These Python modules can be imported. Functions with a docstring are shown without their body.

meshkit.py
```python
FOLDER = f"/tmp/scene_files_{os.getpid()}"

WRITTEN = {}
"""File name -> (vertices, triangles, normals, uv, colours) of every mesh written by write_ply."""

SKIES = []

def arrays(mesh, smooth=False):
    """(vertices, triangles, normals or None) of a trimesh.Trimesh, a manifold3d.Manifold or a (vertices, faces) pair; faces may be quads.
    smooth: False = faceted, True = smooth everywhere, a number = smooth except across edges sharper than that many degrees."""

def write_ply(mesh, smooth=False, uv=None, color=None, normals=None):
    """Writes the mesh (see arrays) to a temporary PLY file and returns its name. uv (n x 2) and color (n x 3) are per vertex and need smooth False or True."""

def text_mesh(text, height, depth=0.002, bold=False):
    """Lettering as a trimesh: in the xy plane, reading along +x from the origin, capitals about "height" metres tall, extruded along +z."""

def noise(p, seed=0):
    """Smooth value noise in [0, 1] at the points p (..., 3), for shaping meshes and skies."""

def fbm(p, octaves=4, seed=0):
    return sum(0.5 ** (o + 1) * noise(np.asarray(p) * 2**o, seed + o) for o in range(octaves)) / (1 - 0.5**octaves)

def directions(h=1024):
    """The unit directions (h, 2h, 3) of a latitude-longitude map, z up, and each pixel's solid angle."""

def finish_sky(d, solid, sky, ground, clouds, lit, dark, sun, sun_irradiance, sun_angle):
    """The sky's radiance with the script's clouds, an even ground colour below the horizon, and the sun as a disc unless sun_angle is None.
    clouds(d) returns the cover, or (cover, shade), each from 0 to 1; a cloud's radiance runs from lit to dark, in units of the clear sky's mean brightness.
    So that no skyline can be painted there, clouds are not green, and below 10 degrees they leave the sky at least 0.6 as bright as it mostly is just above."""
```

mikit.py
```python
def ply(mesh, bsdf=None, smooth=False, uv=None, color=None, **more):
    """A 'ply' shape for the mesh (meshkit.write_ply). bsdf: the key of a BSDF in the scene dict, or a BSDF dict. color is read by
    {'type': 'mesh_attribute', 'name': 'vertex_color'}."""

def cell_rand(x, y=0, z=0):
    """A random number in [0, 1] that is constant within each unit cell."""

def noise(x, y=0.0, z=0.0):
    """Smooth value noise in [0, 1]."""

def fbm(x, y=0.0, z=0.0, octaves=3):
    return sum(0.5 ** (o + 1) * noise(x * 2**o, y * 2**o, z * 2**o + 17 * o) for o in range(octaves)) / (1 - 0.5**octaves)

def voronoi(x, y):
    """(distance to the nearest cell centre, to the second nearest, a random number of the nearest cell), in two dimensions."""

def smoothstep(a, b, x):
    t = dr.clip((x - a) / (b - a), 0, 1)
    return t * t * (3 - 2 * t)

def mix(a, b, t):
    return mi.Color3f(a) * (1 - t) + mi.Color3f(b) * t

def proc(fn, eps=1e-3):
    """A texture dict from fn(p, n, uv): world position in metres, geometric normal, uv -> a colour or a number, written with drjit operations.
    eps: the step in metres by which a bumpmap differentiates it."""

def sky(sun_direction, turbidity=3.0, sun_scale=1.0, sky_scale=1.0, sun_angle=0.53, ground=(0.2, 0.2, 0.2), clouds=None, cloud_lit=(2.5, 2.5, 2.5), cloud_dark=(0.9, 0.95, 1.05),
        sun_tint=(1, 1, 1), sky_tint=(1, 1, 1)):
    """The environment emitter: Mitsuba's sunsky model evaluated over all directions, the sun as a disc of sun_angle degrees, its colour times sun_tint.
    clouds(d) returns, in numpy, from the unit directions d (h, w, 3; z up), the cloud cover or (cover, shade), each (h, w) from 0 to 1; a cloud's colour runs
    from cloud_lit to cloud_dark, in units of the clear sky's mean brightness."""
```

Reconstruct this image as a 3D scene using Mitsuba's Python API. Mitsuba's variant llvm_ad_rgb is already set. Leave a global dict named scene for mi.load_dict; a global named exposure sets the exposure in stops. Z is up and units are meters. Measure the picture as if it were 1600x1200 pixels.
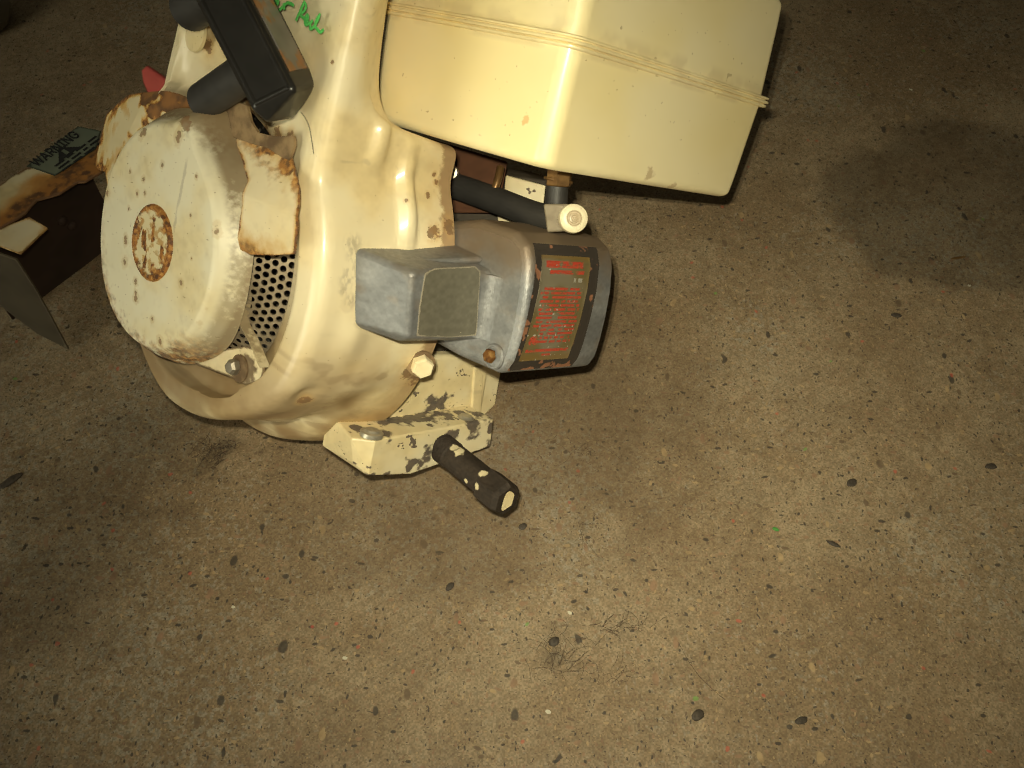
import math, random
import numpy as np, trimesh, drjit as dr, mitsuba as mi, mikit, meshkit
import manifold3d as m3
from scipy.spatial import Delaunay
from scipy.interpolate import PchipInterpolator
import shapely
from shapely.geometry import Polygon, Point
from mikit import noise, fbm, voronoi, cell_rand, smoothstep, mix, proc

# ------------------------------------------------------------------ camera, light
T = mi.ScalarTransform4f
FPX, PITCH, CAM_H = 1555.0, math.radians(56.0), 0.735
sp, cp = math.sin(PITCH), math.cos(PITCH)
CAM = np.array([0, 0, CAM_H])
CR, CD, CF = np.array([1.0, 0, 0]), np.array([0, -sp, -cp]), np.array([0, cp, -sp])   # right, down, forward of the lens
def cam2w(P):
    P = np.asarray(P, float)
    return CAM + P[..., :1] * CR + P[..., 1:2] * CD + P[..., 2:3] * CF
exposure = 0.0
scene, labels = {"type": "scene"}, {}
scene["camera"] = {
    "type": "thinlens", "fov": 2 * math.degrees(math.atan(800 / FPX)), "fov_axis": "x",
    "to_world": T().look_at(origin=CAM.tolist(), target=(CAM + CF).tolist(), up=(-CD).tolist()),
    "aperture_radius": 0.0013, "focus_distance": 0.72, "near_clip": 0.02, "far_clip": 60.0}
# the flash of the camera: four small bulbs in a reflector about four centimetres from the lens
FLASH = cam2w(np.array([-0.017, -0.036, 0.0]))
for i, (dx, dy) in enumerate([(-.007, -.003), (.007, -.003), (-.007, .004), (.007, .004)]):
    o = FLASH + dx * CR + dy * CD
    tgt = cam2w(np.array([0.085, 0.022, 0.74]))
    scene[f"flash_bulb_{i + 1:03d}"] = {
        "type": "spot", "to_world": T().look_at(origin=o.tolist(), target=tgt.tolist(), up=(-CD).tolist()),
        "intensity": {"type": "rgb", "value": [0.645, 0.60, 0.42]}, "cutoff_angle": 38.5, "beam_width": 10.0}
scene["garage_light"] = {"type": "constant", "radiance": {"type": "rgb", "value": [0.050, 0.045, 0.030]}}

# added light panel, unseen far to the left, that brightens the starter cover
scene["added_side_light"] = {"type": "rectangle", "to_world": T().look_at(origin=[-2.3, -1.2, 0.80], target=[0, 0.45, 0.15], up=[0, 0, 1]) @ T().scale([0.6, 0.7, 1]),
    "bsdf": {"type": "diffuse"}, "emitter": {"type": "area", "radiance": {"type": "rgb", "value": [6.2, 6.1, 4.6]}}}
labels["added_side_light"] = {"label": "added pale light panel far outside the picture on the left, brightening the starter cover", "category": "added_light"}

# ------------------------------------------------------------------ frames
# engine frame: a along the crankshaft towards the starter cover, b to the tank side, u along the engine's own up; the origin is the middle of the cover
RE = np.array([[-0.66, 0.718, 0.221], [0.061, 0.345, -0.937], [-0.748, -0.605, -0.272]])
_u, _s, _v = np.linalg.svd(RE); RE = _u @ _v
def ray(px): return np.array([(px[0] - 800) / FPX, (px[1] - 600) / FPX, 1.0])
OE = 0.70 * ray((245, 375))
RW = np.stack([CR, CD, CF], 1) @ RE
OW = cam2w(OE)
def W(e):
    return OW + np.asarray(e, float) @ RW.T
def at(px, ax, val):
    r, o = RE.T @ ray(px), RE.T @ (-OE)
    return o + (val - o[ax]) / r[ax] * r
def ad(px, d):
    return RE.T @ (d * ray(px) - OE)
def onA(px, A):
    g = np.linspace(.03, -.20, 231)
    f = lambda a: a - float(A(*at(px, 0, a)[1:]))
    v = np.array([f(a) for a in g]); k = np.nonzero((v[:-1] > 0) & (v[1:] <= 0))[0]
    k = k[0] if len(k) else int(np.argmin(np.abs(v[:-1])))
    lo, hi = g[k], g[k + 1]
    for _ in range(20):
        m = .5 * (lo + hi)
        if f(m) > 0: lo = m
        else: hi = m
    return at(px, 0, .5 * (lo + hi))
def ah(px, height):            # world point at that height above the floor
    d = CR * ray(px)[0] + CD * ray(px)[1] + CF
    return CAM + d * ((height - CAM_H) / d[2])
def loc(p):
    q = [p.x - float(OW[0]), p.y - float(OW[1]), p.z - float(OW[2])]
    return [sum(q[i] * float(RW[i, k]) for i in range(3)) for k in range(3)]

# ------------------------------------------------------------------ scene entries
counts = {}
def key_of(base):
    n = counts.get(base, 0); counts[base] = n + 1
    return base if n == 0 else f"{base}_{n:03d}"
def put(name, mesh, bsdf, parent=None, smooth=35, uv=None, label=None, engine=True, **tags):
    k = key_of(f"{parent}__{name}" if parent else name)
    if isinstance(mesh, tuple): mesh = trimesh.Trimesh(mesh[0], mesh[1], process=False)
    if hasattr(mesh, "to_mesh"):
        mm = mesh.to_mesh(); mesh = trimesh.Trimesh(mm.vert_properties[:, :3], mm.tri_verts, process=False)
    mesh = mesh.copy()
    if engine: mesh.vertices = W(mesh.vertices)
    scene[k] = mikit.ply(mesh, "mat_" + bsdf, smooth=smooth, uv=uv)
    if label: tags["label"] = label
    if tags: labels[k] = tags
    return k

# ------------------------------------------------------------------ mesh helpers
def fix(m):
    if m.is_watertight and m.volume < 0: m.invert()
    return m
def grid_faces(nu, nv, wrap_u=False):
    i, j = np.meshgrid(np.arange(nu - (0 if wrap_u else 1)), np.arange(nv - 1), indexing="ij")
    i2 = (i + 1) % nu
    q = np.stack([i * nv + j, i2 * nv + j, i2 * nv + j + 1, i * nv + j + 1], -1).reshape(-1, 4)
    return np.vstack([q[:, [0, 1, 2]], q[:, [0, 2, 3]]])
def frame(d):
    d = np.asarray(d, float); d = d / np.linalg.norm(d)
    x = np.cross(d, [0, 0, 1.0] if abs(d[2]) < .9 else [1.0, 0, 0]); x /= np.linalg.norm(x)
    return x, np.cross(d, x), d
def lathe(p0, axis, prof, n=40, closed=True, wob=None):
    """prof: list of (radius, distance along the axis)"""
    x, y, d = frame(axis)
    t = np.arange(n) * 2 * np.pi / n
    pr = np.array(prof, float)
    V = p0 + pr[None, :, 1:2] * d + pr[None, :, :1] * (np.cos(t)[:, None, None] * x + np.sin(t)[:, None, None] * y)
    m = trimesh.Trimesh(V.reshape(-1, 3), grid_faces(n, len(pr), True), process=False)
    m.merge_vertices(); m.update_faces(m.nondegenerate_faces())
    return m
def rod(p0, p1, r, n=24, bev=None, r1=None):
    p0, p1 = np.asarray(p0, float), np.asarray(p1, float); L = np.linalg.norm(p1 - p0)
    r1 = r if r1 is None else r1; bev = .12 * r if bev is None else bev
    return lathe(p0, p1 - p0, [(0, 0), (r - bev, 0), (r, bev), (r1, L - bev), (r1 - bev, L), (0, L)], n)
def hexhead(p0, axis, r, hgt, turn=0.0):
    x, y, d = frame(axis)
    t = np.arange(6) * np.pi / 3 + turn
    ring = lambda rr, z: p0 + z * d + rr * (np.cos(t)[:, None] * x + np.sin(t)[:, None] * y)
    return hull(np.vstack([ring(r, 0), ring(r, hgt * .8), ring(r * .85, hgt)]))
def hull(pts):
    return trimesh.convex.convex_hull(np.asarray(pts, float))
def rbox(corners, r=.003, n=10):
    """rounded hull over given corner points"""
    s = m3.Manifold.sphere(r, n)
    M = m3.Manifold.batch_hull([s.translate(list(map(float, c))) for c in corners])
    mm = M.to_mesh()
    return trimesh.Trimesh(mm.vert_properties[:, :3], mm.tri_verts, process=False)
def tube(points, r, n=10):
    P = np.asarray(points, float); rr = np.broadcast_to(r, (len(P),))
    t = np.gradient(P, axis=0); t /= np.linalg.norm(t, axis=1, keepdims=True) + 1e-12
    ref = np.array([0.31, 0.22, 0.93])
    a = np.cross(t, ref); a /= np.linalg.norm(a, axis=1, keepdims=True); b = np.cross(t, a)
    an = np.arange(n) * 2 * np.pi / n
    V = P[:, None] + rr[:, None, None] * (np.cos(an)[None, :, None] * a[:, None] + np.sin(an)[None, :, None] * b[:, None])
    k = len(P); V = np.vstack([V.reshape(-1, 3), P[:1], P[-1:]])
    F = []
    for i in range(k - 1):
        for j in range(n):
            j2 = (j + 1) % n
            F += [[i * n + j, i * n + j2, (i + 1) * n + j2], [i * n + j, (i + 1) * n + j2, (i + 1) * n + j]]
    for j in range(n):
        j2 = (j + 1) % n
        F += [[k * n, j2, j], [k * n + 1, (k - 1) * n + j, (k - 1) * n + j2]]
    return trimesh.Trimesh(V, F, process=False)
def spline(pts, n=40):
    P = np.asarray(pts, float); s = np.r_[0, np.cumsum(np.linalg.norm(np.diff(P, axis=0), axis=1))]
    f = PchipInterpolator(s, P); return f(np.linspace(0, s[-1], n))
def sheet(poly, fn, thick, res, holes=(), rough=0.0, seed=1, side=1.0):
    """A sheet of metal: a polygon (x, y) bent through fn(x, y) -> (N, 3). uv.x of a vertex is its distance to the border, in metres."""
    pg = Polygon(poly)
    if rough:
        ring = pg.exterior.segmentize(res * .7)
        c = np.array(ring.coords)[:-1]
        c = c + (meshkit.fbm(np.c_[c / (res * 2.5), np.full(len(c), seed)], 3, seed)[:, None] - .5) * rough * 2 * np.array([1, .7])
        pg = Polygon(c).buffer(0)
    for h in holes: pg = pg.difference(h)
    if pg.geom_type != "Polygon": pg = max(pg.geoms, key=lambda g: g.area)
    rng = np.random.default_rng(seed)
    edge = [np.array(r.segmentize(res).coords)[:-1] for r in [pg.exterior, *pg.interiors]]
    x0, y0, x1, y1 = pg.bounds
    gx, gy = np.meshgrid(np.arange(x0, x1, res), np.arange(y0, y1, res))
    g = np.c_[gx.ravel(), gy.ravel()] + rng.uniform(-.2, .2, (gx.size, 2)) * res
    keep = shapely.contains_xy(pg.buffer(-res * .45), g[:, 0], g[:, 1])
    P = np.vstack([*edge, g[keep]])
    F = Delaunay(P).simplices
    cen = P[F].mean(1); F = F[shapely.contains_xy(pg, cen[:, 0], cen[:, 1])]
    e1_, e2_ = P[F[:, 1]] - P[F[:, 0]], P[F[:, 2]] - P[F[:, 0]]; cr = e1_[:, 0] * e2_[:, 1] - e1_[:, 1] * e2_[:, 0]; F[cr < 0] = F[cr < 0][:, ::-1]
    F = F[np.abs(cr) > 1e-12]
    d = shapely.distance(pg.boundary, shapely.points(P))
    V = fn(P[:, 0], P[:, 1]); e = res * .05
    nx = np.cross(fn(P[:, 0] + e, P[:, 1]) - fn(P[:, 0] - e, P[:, 1]), fn(P[:, 0], P[:, 1] + e) - fn(P[:, 0], P[:, 1] - e))
    nx /= np.linalg.norm(nx, axis=1, keepdims=True)
    V2 = V - side * thick * nx
    if side < 0: V, V2 = V2, V
    n0 = len(P); vs, fs, ds = [V, V2], [F, F[:, ::-1] + n0], [d, d]
    off, base = 0, 2 * n0
    for r in edge:
        k = len(r); i = np.arange(k); j = (i + 1) % k
        ring = np.r_[off + i]
        vs += [V[ring], V2[ring]]; ds += [np.zeros(k), np.zeros(k)]
        ccw = Polygon(r).exterior.is_ccw; outer = off == 0
        A, B, C, D = base + i, base + j, base + k + j, base + k + i
        q = np.vstack([np.c_[A, C, B], np.c_[A, D, C]])
        if ccw != outer or (not ccw and outer): q = q[:, ::-1] if ccw != outer else q
        fs.append(q); off += k; base += 2 * k
    V, F, d = np.vstack(vs), np.vstack(fs), np.concatenate(ds)
    return trimesh.Trimesh(V, F, process=False), np.c_[d, np.zeros(len(d))]

# ------------------------------------------------------------------ materials
def C(*v): return mi.Color3f(*v)
def spots(q, lst, seed=0.0, wob=.35, fr=260.0):
    """mask of blotches: (coordinates' centre, radius) with ragged borders"""
    m = mi.Float(0)
    n = (fbm(q[0] * fr + seed, q[1] * fr, q[2] * fr, 3) - .5)
    for (c0, r) in lst:
        d = dr.sqrt(sum(dr.square((q[i] - float(c0[i]))) for i in range(3) if c0[i] is not None)) / r
        m = dr.maximum(m, 1 - smoothstep(.75, 1.15, d + n * wob * 4))
    return m
def rust_col(q, s=1.0):
    n = fbm(q[0] * 330 * s, q[1] * 330 * s, q[2] * 330 * s, 3)
    return mix(mix((.10, .045, .02), (.30, .125, .03), smoothstep(.32, .55, n)), (.46, .24, .07), smoothstep(.55, .75, n))
CREAM = (.67, .58, .385)
def cream(q, dirt=.25, base=CREAM):
    n = fbm(q[0] * 22 + 3, q[1] * 22, q[2] * 22 + 5, 4)
    f = fbm(q[0] * 140, q[1] * 140 + 9, q[2] * 140, 3)
    c = mix(base, (base[0] * .97, base[1] * .9, base[2] * .75), smoothstep(.35, .7, n))
    c = mix(c, (.27, .2, .11), dirt * smoothstep(.45, .8, n * .55 + f * .45))
    sp = noise(q[0] * 420, q[1] * 420, q[2] * 420)
    sc_ = smoothstep(.80, .92, noise(q[0] * 60 + q[2] * 30, q[1] * 700 + q[2] * 240, q[2] * 90)) * smoothstep(.5, .7, n)
    c = mix(c, (.36, .29, .18), .35 * sc_)
    return mix(c, (.22, .14, .07), .55 * smoothstep(.93, .97, sp))
def bsdf(name, col, rough=.35, spec=.5, metallic=0.0, coat=0.0, bump=None, bscale=1.0, eps=4e-4, **more):
    d = {"type": "principled", "base_color": proc(col) if callable(col) else {"type": "rgb", "value": list(col)},
         "roughness": proc(rough) if callable(rough) else float(rough), "specular": float(spec), **more}
    if metallic: d["metallic"] = float(metallic)
    if coat: d["clearcoat"] = float(coat); d["clearcoat_gloss"] = .96
    if bump: d = {"type": "bumpmap", "arbitrary": proc(bump, eps), "scale": bscale, "bsdf": d}
    scene["mat_" + name] = {"type": "twosided", "bsdf": d}
    return name

# floor ---------------------------------------------------------------------
PALE = ah((800, 850), 0)
DARK_PATCH = [(ah((1432, 330), 0), .088), (ah((1560, 310), 0), .105)]  # centres and radii of the darkened floor patch at the right
SMUDGE = [(ah((225, 690), 0), .05), (ah((150, 790), 0), .06), (ah((100, 900), 0), .06), (ah((322, 722), 0), .009), (ah((338, 708), 0), .010), (ah((354, 694), 0), .009), (ah((308, 735), 0), .006), (ah((862, 1026), 0), .007)]
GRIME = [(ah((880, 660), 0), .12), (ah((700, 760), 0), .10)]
def floor_col(p, n, uv):
    x, y = p.x, p.y
    big = fbm(x * 4.3 + 11, y * 4.3 + 3, 0, 3)
    mid = fbm(x * 26, y * 26 + 7, 1, 3)
    fine = fbm(x * 210, y * 210, 2, 3)
    grit = noise(x * 900, y * 900, 3)
    t = smoothstep(.36, .66, .42 * big + .28 * mid + .3 * fine)
    c = mix((.180, .126, .072), (.232, .176, .110), t)
    patch = smoothstep(.47, .70, .4 * fbm(x * 9 + 31, y * 9, 4, 2) + .6 * fbm(x * 330 + 5, y * 330, 8, 2) + .10 * (1 - smoothstep(.03, .16, dr.sqrt(dr.square(x - float(PALE[0])) + dr.square(y - float(PALE[1]))))) - .07)
    c = mix(c, (.255, .235, .185), .50 * patch)
    c = c * (.74 + .52 * grit)
    c = c * (.88 + .24 * fbm(x * 70 + 2, y * 70, 5, 2))
    scr_ = smoothstep(.62, .80, noise(x * 14 + y * 9, (y * 14 - x * 9) * 30, 9)) * smoothstep(.5, .7, noise(x * 11, y * 11, 10))
    c = mix(c, (.115, .078, .045), .22 * scr_)
    wx, wy = x + .0035 * (noise(x * 130, y * 130, 6) - .5), y + .0035 * (noise(x * 130 + 40, y * 130, 7) - .5)
    for (cell, prob, rmin, rmax, seed, ax) in ((.0021, .40, .16, .36, 1, .7), (.0038, .42, .13, .31, 2, 1.35), (.0078, .38, .09, .25, 3, .75), (.0165, .20, .07, .22, 4, 1.3)):
        d, d2, r = voronoi(wx / cell * ax + 17 * seed, wy / cell / ax + 5 * seed)
        r2 = dr.abs(dr.sin(r * 917.3 + seed)); r3 = dr.abs(dr.sin(r * 3217.7 + seed * 3)); r4 = dr.abs(dr.sin(r * 7717.1 + seed * 5))
        on = dr.select(r2 < prob, 1.0, 0.0) * (1 - smoothstep(.70, 1.2, d / (rmin + (rmax - rmin) * r4 * r4)))
        s = dr.select(r3 < .40, mi.Float(0), dr.select(r3 < .64, mi.Float(1), dr.select(r3 < .82, mi.Float(2), mi.Float(3))))
        sc = dr.select(s < .5, C(.045, .037, .028), dr.select(s < 1.5, C(.30, .21, .11), dr.select(s < 2.5, C(.115, .08, .048), C(.215, .13, .078))))
        c = mix(c, sc * (.75 + .5 * fine), on * (.85 if cell > .003 else .72))
    d, d2, r = voronoi(wx / .019 + 3, wy / .019)
    on = 1 - smoothstep(.07, .09, d)
    c = mix(c, (.36, .08, .05), .6 * on * dr.select(r < .03, 1.0, 0.0))
    c = mix(c, (.10, .26, .05), .55 * on * dr.select(r > .991, 1.0, 0.0))
    c = mix(c, (.46, .42, .32), on * dr.select(dr.abs(r - .5) < .003, 1.0, 0.0))
    q = [x, y, mi.Float(0)]
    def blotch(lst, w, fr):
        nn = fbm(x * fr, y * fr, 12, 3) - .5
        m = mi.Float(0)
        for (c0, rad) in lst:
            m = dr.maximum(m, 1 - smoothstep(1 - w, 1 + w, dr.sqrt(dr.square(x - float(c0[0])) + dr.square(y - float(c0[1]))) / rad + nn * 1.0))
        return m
    c = c * (1 - .38 * blotch(DARK_PATCH, .16, 9.0))
    c = c * (1 - .36 * blotch(SMUDGE, .7, 60.0))
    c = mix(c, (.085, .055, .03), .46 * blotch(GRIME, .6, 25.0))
    return c
def floor_bump(p, n, uv):
    return .00035 * fbm(p.x * 300, p.y * 300, 0, 2) + .0006 * fbm(p.x * 45, p.y * 45, 3, 2)
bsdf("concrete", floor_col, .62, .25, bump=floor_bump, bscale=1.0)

# ------------------------------------------------------------------ the floor
S = 7.0
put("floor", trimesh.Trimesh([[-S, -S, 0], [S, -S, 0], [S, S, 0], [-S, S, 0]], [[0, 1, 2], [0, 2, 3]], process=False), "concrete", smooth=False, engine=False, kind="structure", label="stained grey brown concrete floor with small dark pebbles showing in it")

# ------------------------------------------------------------------ paints
def P0(px, a): return at(px, 0, a)
COVER_CHIPS = [(P0(px, 0), r) for px, r in [((253, 258), .0021), ((203, 268), .0016), ((224, 280), .002), ((307, 276), .0018), ((214, 302), .002), ((226, 302), .0019), ((201, 326), .0016),
    ((298, 336), .0014), ((337, 362), .003), ((337, 350), .0024), ((196, 372), .0026), ((196, 378), .0026), ((195, 410), .003), ((212, 440), .0026), ((212, 466), .003), ((212, 458), .0022), ((238, 498), .002),
    ((283, 442), .0024), ((299, 404), .001), ((167, 302), .003), ((250, 533), .003), ((266, 550), .006), ((274, 553), .0045), ((170, 470), .003), ((225, 205), .004), ((221, 210), .003), ((280, 210), .0036), ((278, 216), .0036), ((290, 196), .006), ((287, 187), .006), ((321, 486), .002), ((309, 512), .003), ((316, 500), .002)]]
def cover_col(p, n, uv):
    q = loc(p)
    c = cream(q, .22, (.70, .645, .48))
    r = dr.sqrt(dr.square(q[1] + .005) + dr.square(q[2]))
    nz = fbm(q[0] * 190, q[1] * 190, q[2] * 190, 4)
    side = smoothstep(-.0045, -.011, q[0])                      # greasy dirt on the cover's side wall
    c = mix(c, (.22, .16, .09), side * dr.clip(smoothstep(.30, .62, .5 * fbm(q[1] * 28, q[2] * 28, 4, 2) + .5 * fbm(q[0] * 300, q[1] * 300, q[2] * 300, 3)) * .62 + .55 * smoothstep(.2, .75, q[2] / dr.maximum(r, .01)) + .3 * smoothstep(-.0135, -.020, q[0]), 0, .88))
    lowrust = smoothstep(.070, .086, r + (nz - .5) * .022) * smoothstep(-.35, -.8, q[2] / dr.maximum(r, .01) + .25 * q[1] / dr.maximum(r, .01))
    c = mix(c, rust_col(q), .85 * lowrust * smoothstep(.35, .6, nz + .12))
    topd = smoothstep(.080, .095, r + (nz - .5) * .02) * smoothstep(.55, .95, q[2] / dr.maximum(r, .01))
    c = mix(c, (.21, .145, .075), .8 * topd)
    m = .75 * spots(q, [(k, r_ * .80) for k, r_ in COVER_CHIPS], 3.0, .28, 520.0)
    h = spots(q, [(k, r_ * 1.7) for k, r_ in COVER_CHIPS if r_ < .004], 3.0, .2, 420.0)
    c = mix(c, (.50, .36, .17), .35 * h)
    c = mix(c, mix((.12, .08, .05), (.26, .13, .05), nz), m)
    s1 = 1 - smoothstep(.0009, .0022, dr.abs(q[1] - .0225 - .10 * (q[2] - .035) + .002 * (nz - .5)))
    s1 = s1 * smoothstep(.008, .016, q[2]) * (1 - smoothstep(.056, .066, q[2])) * smoothstep(.4, .5, fbm(q[1] * 300, q[2] * 40, 3, 2))
    return mix(c, (.42, .375, .28), .6 * s1)
bsdf("cover_paint", cover_col, .42, .32)
def badge_col(p, n, uv):
    q = loc(p); r = dr.sqrt(dr.square(q[1] + .005) + dr.square(q[2] + .0035))
    nz = fbm(q[0] * 230, q[1] * 230, q[2] * 230, 4)
    m = smoothstep(.0188, .0228, r + (nz - .5) * .013 + .10 * q[1])
    blot = smoothstep(.57, .63, fbm(q[1] * 190 + 3, q[2] * 110, 1, 3))
    c = mix((.62, .53, .33), (.40, .22, .06), smoothstep(.46, .64, nz) * .8)
    c = mix(c, rust_col(q), dr.maximum(m, blot))
    return c
bsdf("rusted_badge", badge_col, .6, .3)
HOUS_RUST, SOOT = [], []
def housing_col(p, n, uv):
    q = loc(p)
    c = cream(q, .22)
    r = dr.sqrt(dr.square(q[1]) + dr.square(q[2]))
    nz = fbm(q[0] * 170, q[1] * 170, q[2] * 170, 4)
    big = fbm(q[0] * 26 + 4, q[1] * 26, q[2] * 26, 3)
    low = smoothstep(.02, -.11, q[2]) * smoothstep(.22, .58, big)
    c = mix(c, (.29, .18, .075), .80 * low)
    c = mix(c, (.19, .125, .065), .72 * (1 - smoothstep(.106, .130, r + (big - .5) * .03)) * (.45 + .55 * smoothstep(.0, -.05, q[2])))       # grease round the air inlet
    cre = smoothstep(-.070, -.084, q[0] + (nz - .5) * .02) * (1 - smoothstep(-.100, -.116, q[0] + (nz - .5) * .02)) * smoothstep(-.035, -.085, q[2])
    c = mix(c, (.21, .13, .055), .62 * cre * smoothstep(.2, .6, big))
    under = smoothstep(-.055, -.100, q[2] + (nz - .5) * .03) * smoothstep(-.012, -.030, -q[0] * -1.0) * smoothstep(.35, .62, fbm(q[1] * 55 + 9, q[2] * 55, q[0] * 55, 3))
    c = mix(c, (.24, .15, .065), .45 * under)
    streak = smoothstep(.55, .75, fbm(q[0] * 60, q[1] * 14 + q[2] * 90, 2, 3)) * smoothstep(.03, -.05, q[2])
    c = mix(c, (.26, .17, .09), .4 * streak)
    so_ = mi.Float(0)
    for (k, r_) in SOOT: so_ = dr.maximum(so_, 1 - smoothstep(.1, 1.0, dr.sqrt(sum(dr.square(q[i] - float(k[i])) for i in range(3))) / (2.6 * r_)))
    c = mix(c, (.16, .125, .08), .42 * so_ * smoothstep(.35, .62, fbm(q[0] * 420, q[1] * 420, q[2] * 200, 3)))
    edge = smoothstep(-.126, -.131, q[0] + (nz - .5) * .012) * smoothstep(-.09, -.04, q[2]) * smoothstep(.09, .11, q[1])
    c = mix(c, mix((.15, .095, .06), (.22, .125, .065), nz), .92 * edge)
    halo = smoothstep(-.105, -.130, q[0] + (nz - .5) * .03) * smoothstep(.09, .11, q[1])
    c = mix(c, (.55, .37, .17), .30 * halo)
    ha_ = mi.Float(0)
    for (k, r_) in HOUS_RUST: ha_ = dr.maximum(ha_, 1 - smoothstep(.1, 1.0, dr.sqrt(sum(dr.square(q[i] - float(k[i])) for i in range(3))) / (2.3 * r_)))
    c = mix(c, (.46, .28, .10), .8 * ha_ * smoothstep(.25, .6, nz))
    return mix(c, mix((.12, .075, .045), (.28, .15, .06), nz), .85 * smoothstep(.45, .62, ha_ * .75 + (fbm(q[0] * 380, q[1] * 380, q[2] * 380, 3) - .5) * .9))
bsdf("housing_paint", housing_col, .40, .3, coat=.8)
def edge_rust(width, amount, base=CREAM, seed=0.0, heavy=0.0, inner=None):
    def fn(p, n, uv):
        q = loc(p)
        nz = fbm(q[0] * 120 + seed, q[1] * 120, q[2] * 120, 4)
        n2 = fbm(q[0] * 35 + seed, q[1] * 35 + 2, q[2] * 35, 3)
        n3 = fbm(q[0] * 75 + seed, q[1] * 75, q[2] * 75 + 5, 2)
        d = uv.x / (width * (.25 + 1.9 * smoothstep(.3, .68, n3))) + (nz - .5) * 1.3 - heavy * (n2 - .42)
        if inner: d = d - 1.6 * smoothstep(*inner, dr.sqrt(dr.square(q[1]) + dr.square(q[2])) + (nz - .5) * .03)
        c = cream(q, .25, base)
        c = mix(c, (.52, .31, .09), amount * (1 - smoothstep(.3, 1.5, d)))
        c = mix(c, rust_col(q), amount * (1 - smoothstep(.15, .55, d)))
        return mix(c, mix((.10, .055, .03), (.27, .125, .045), smoothstep(.3, .7, n3 * .5 + nz * .5)), amount * (1 - smoothstep(-.25, .02, d)))
    return fn
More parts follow.
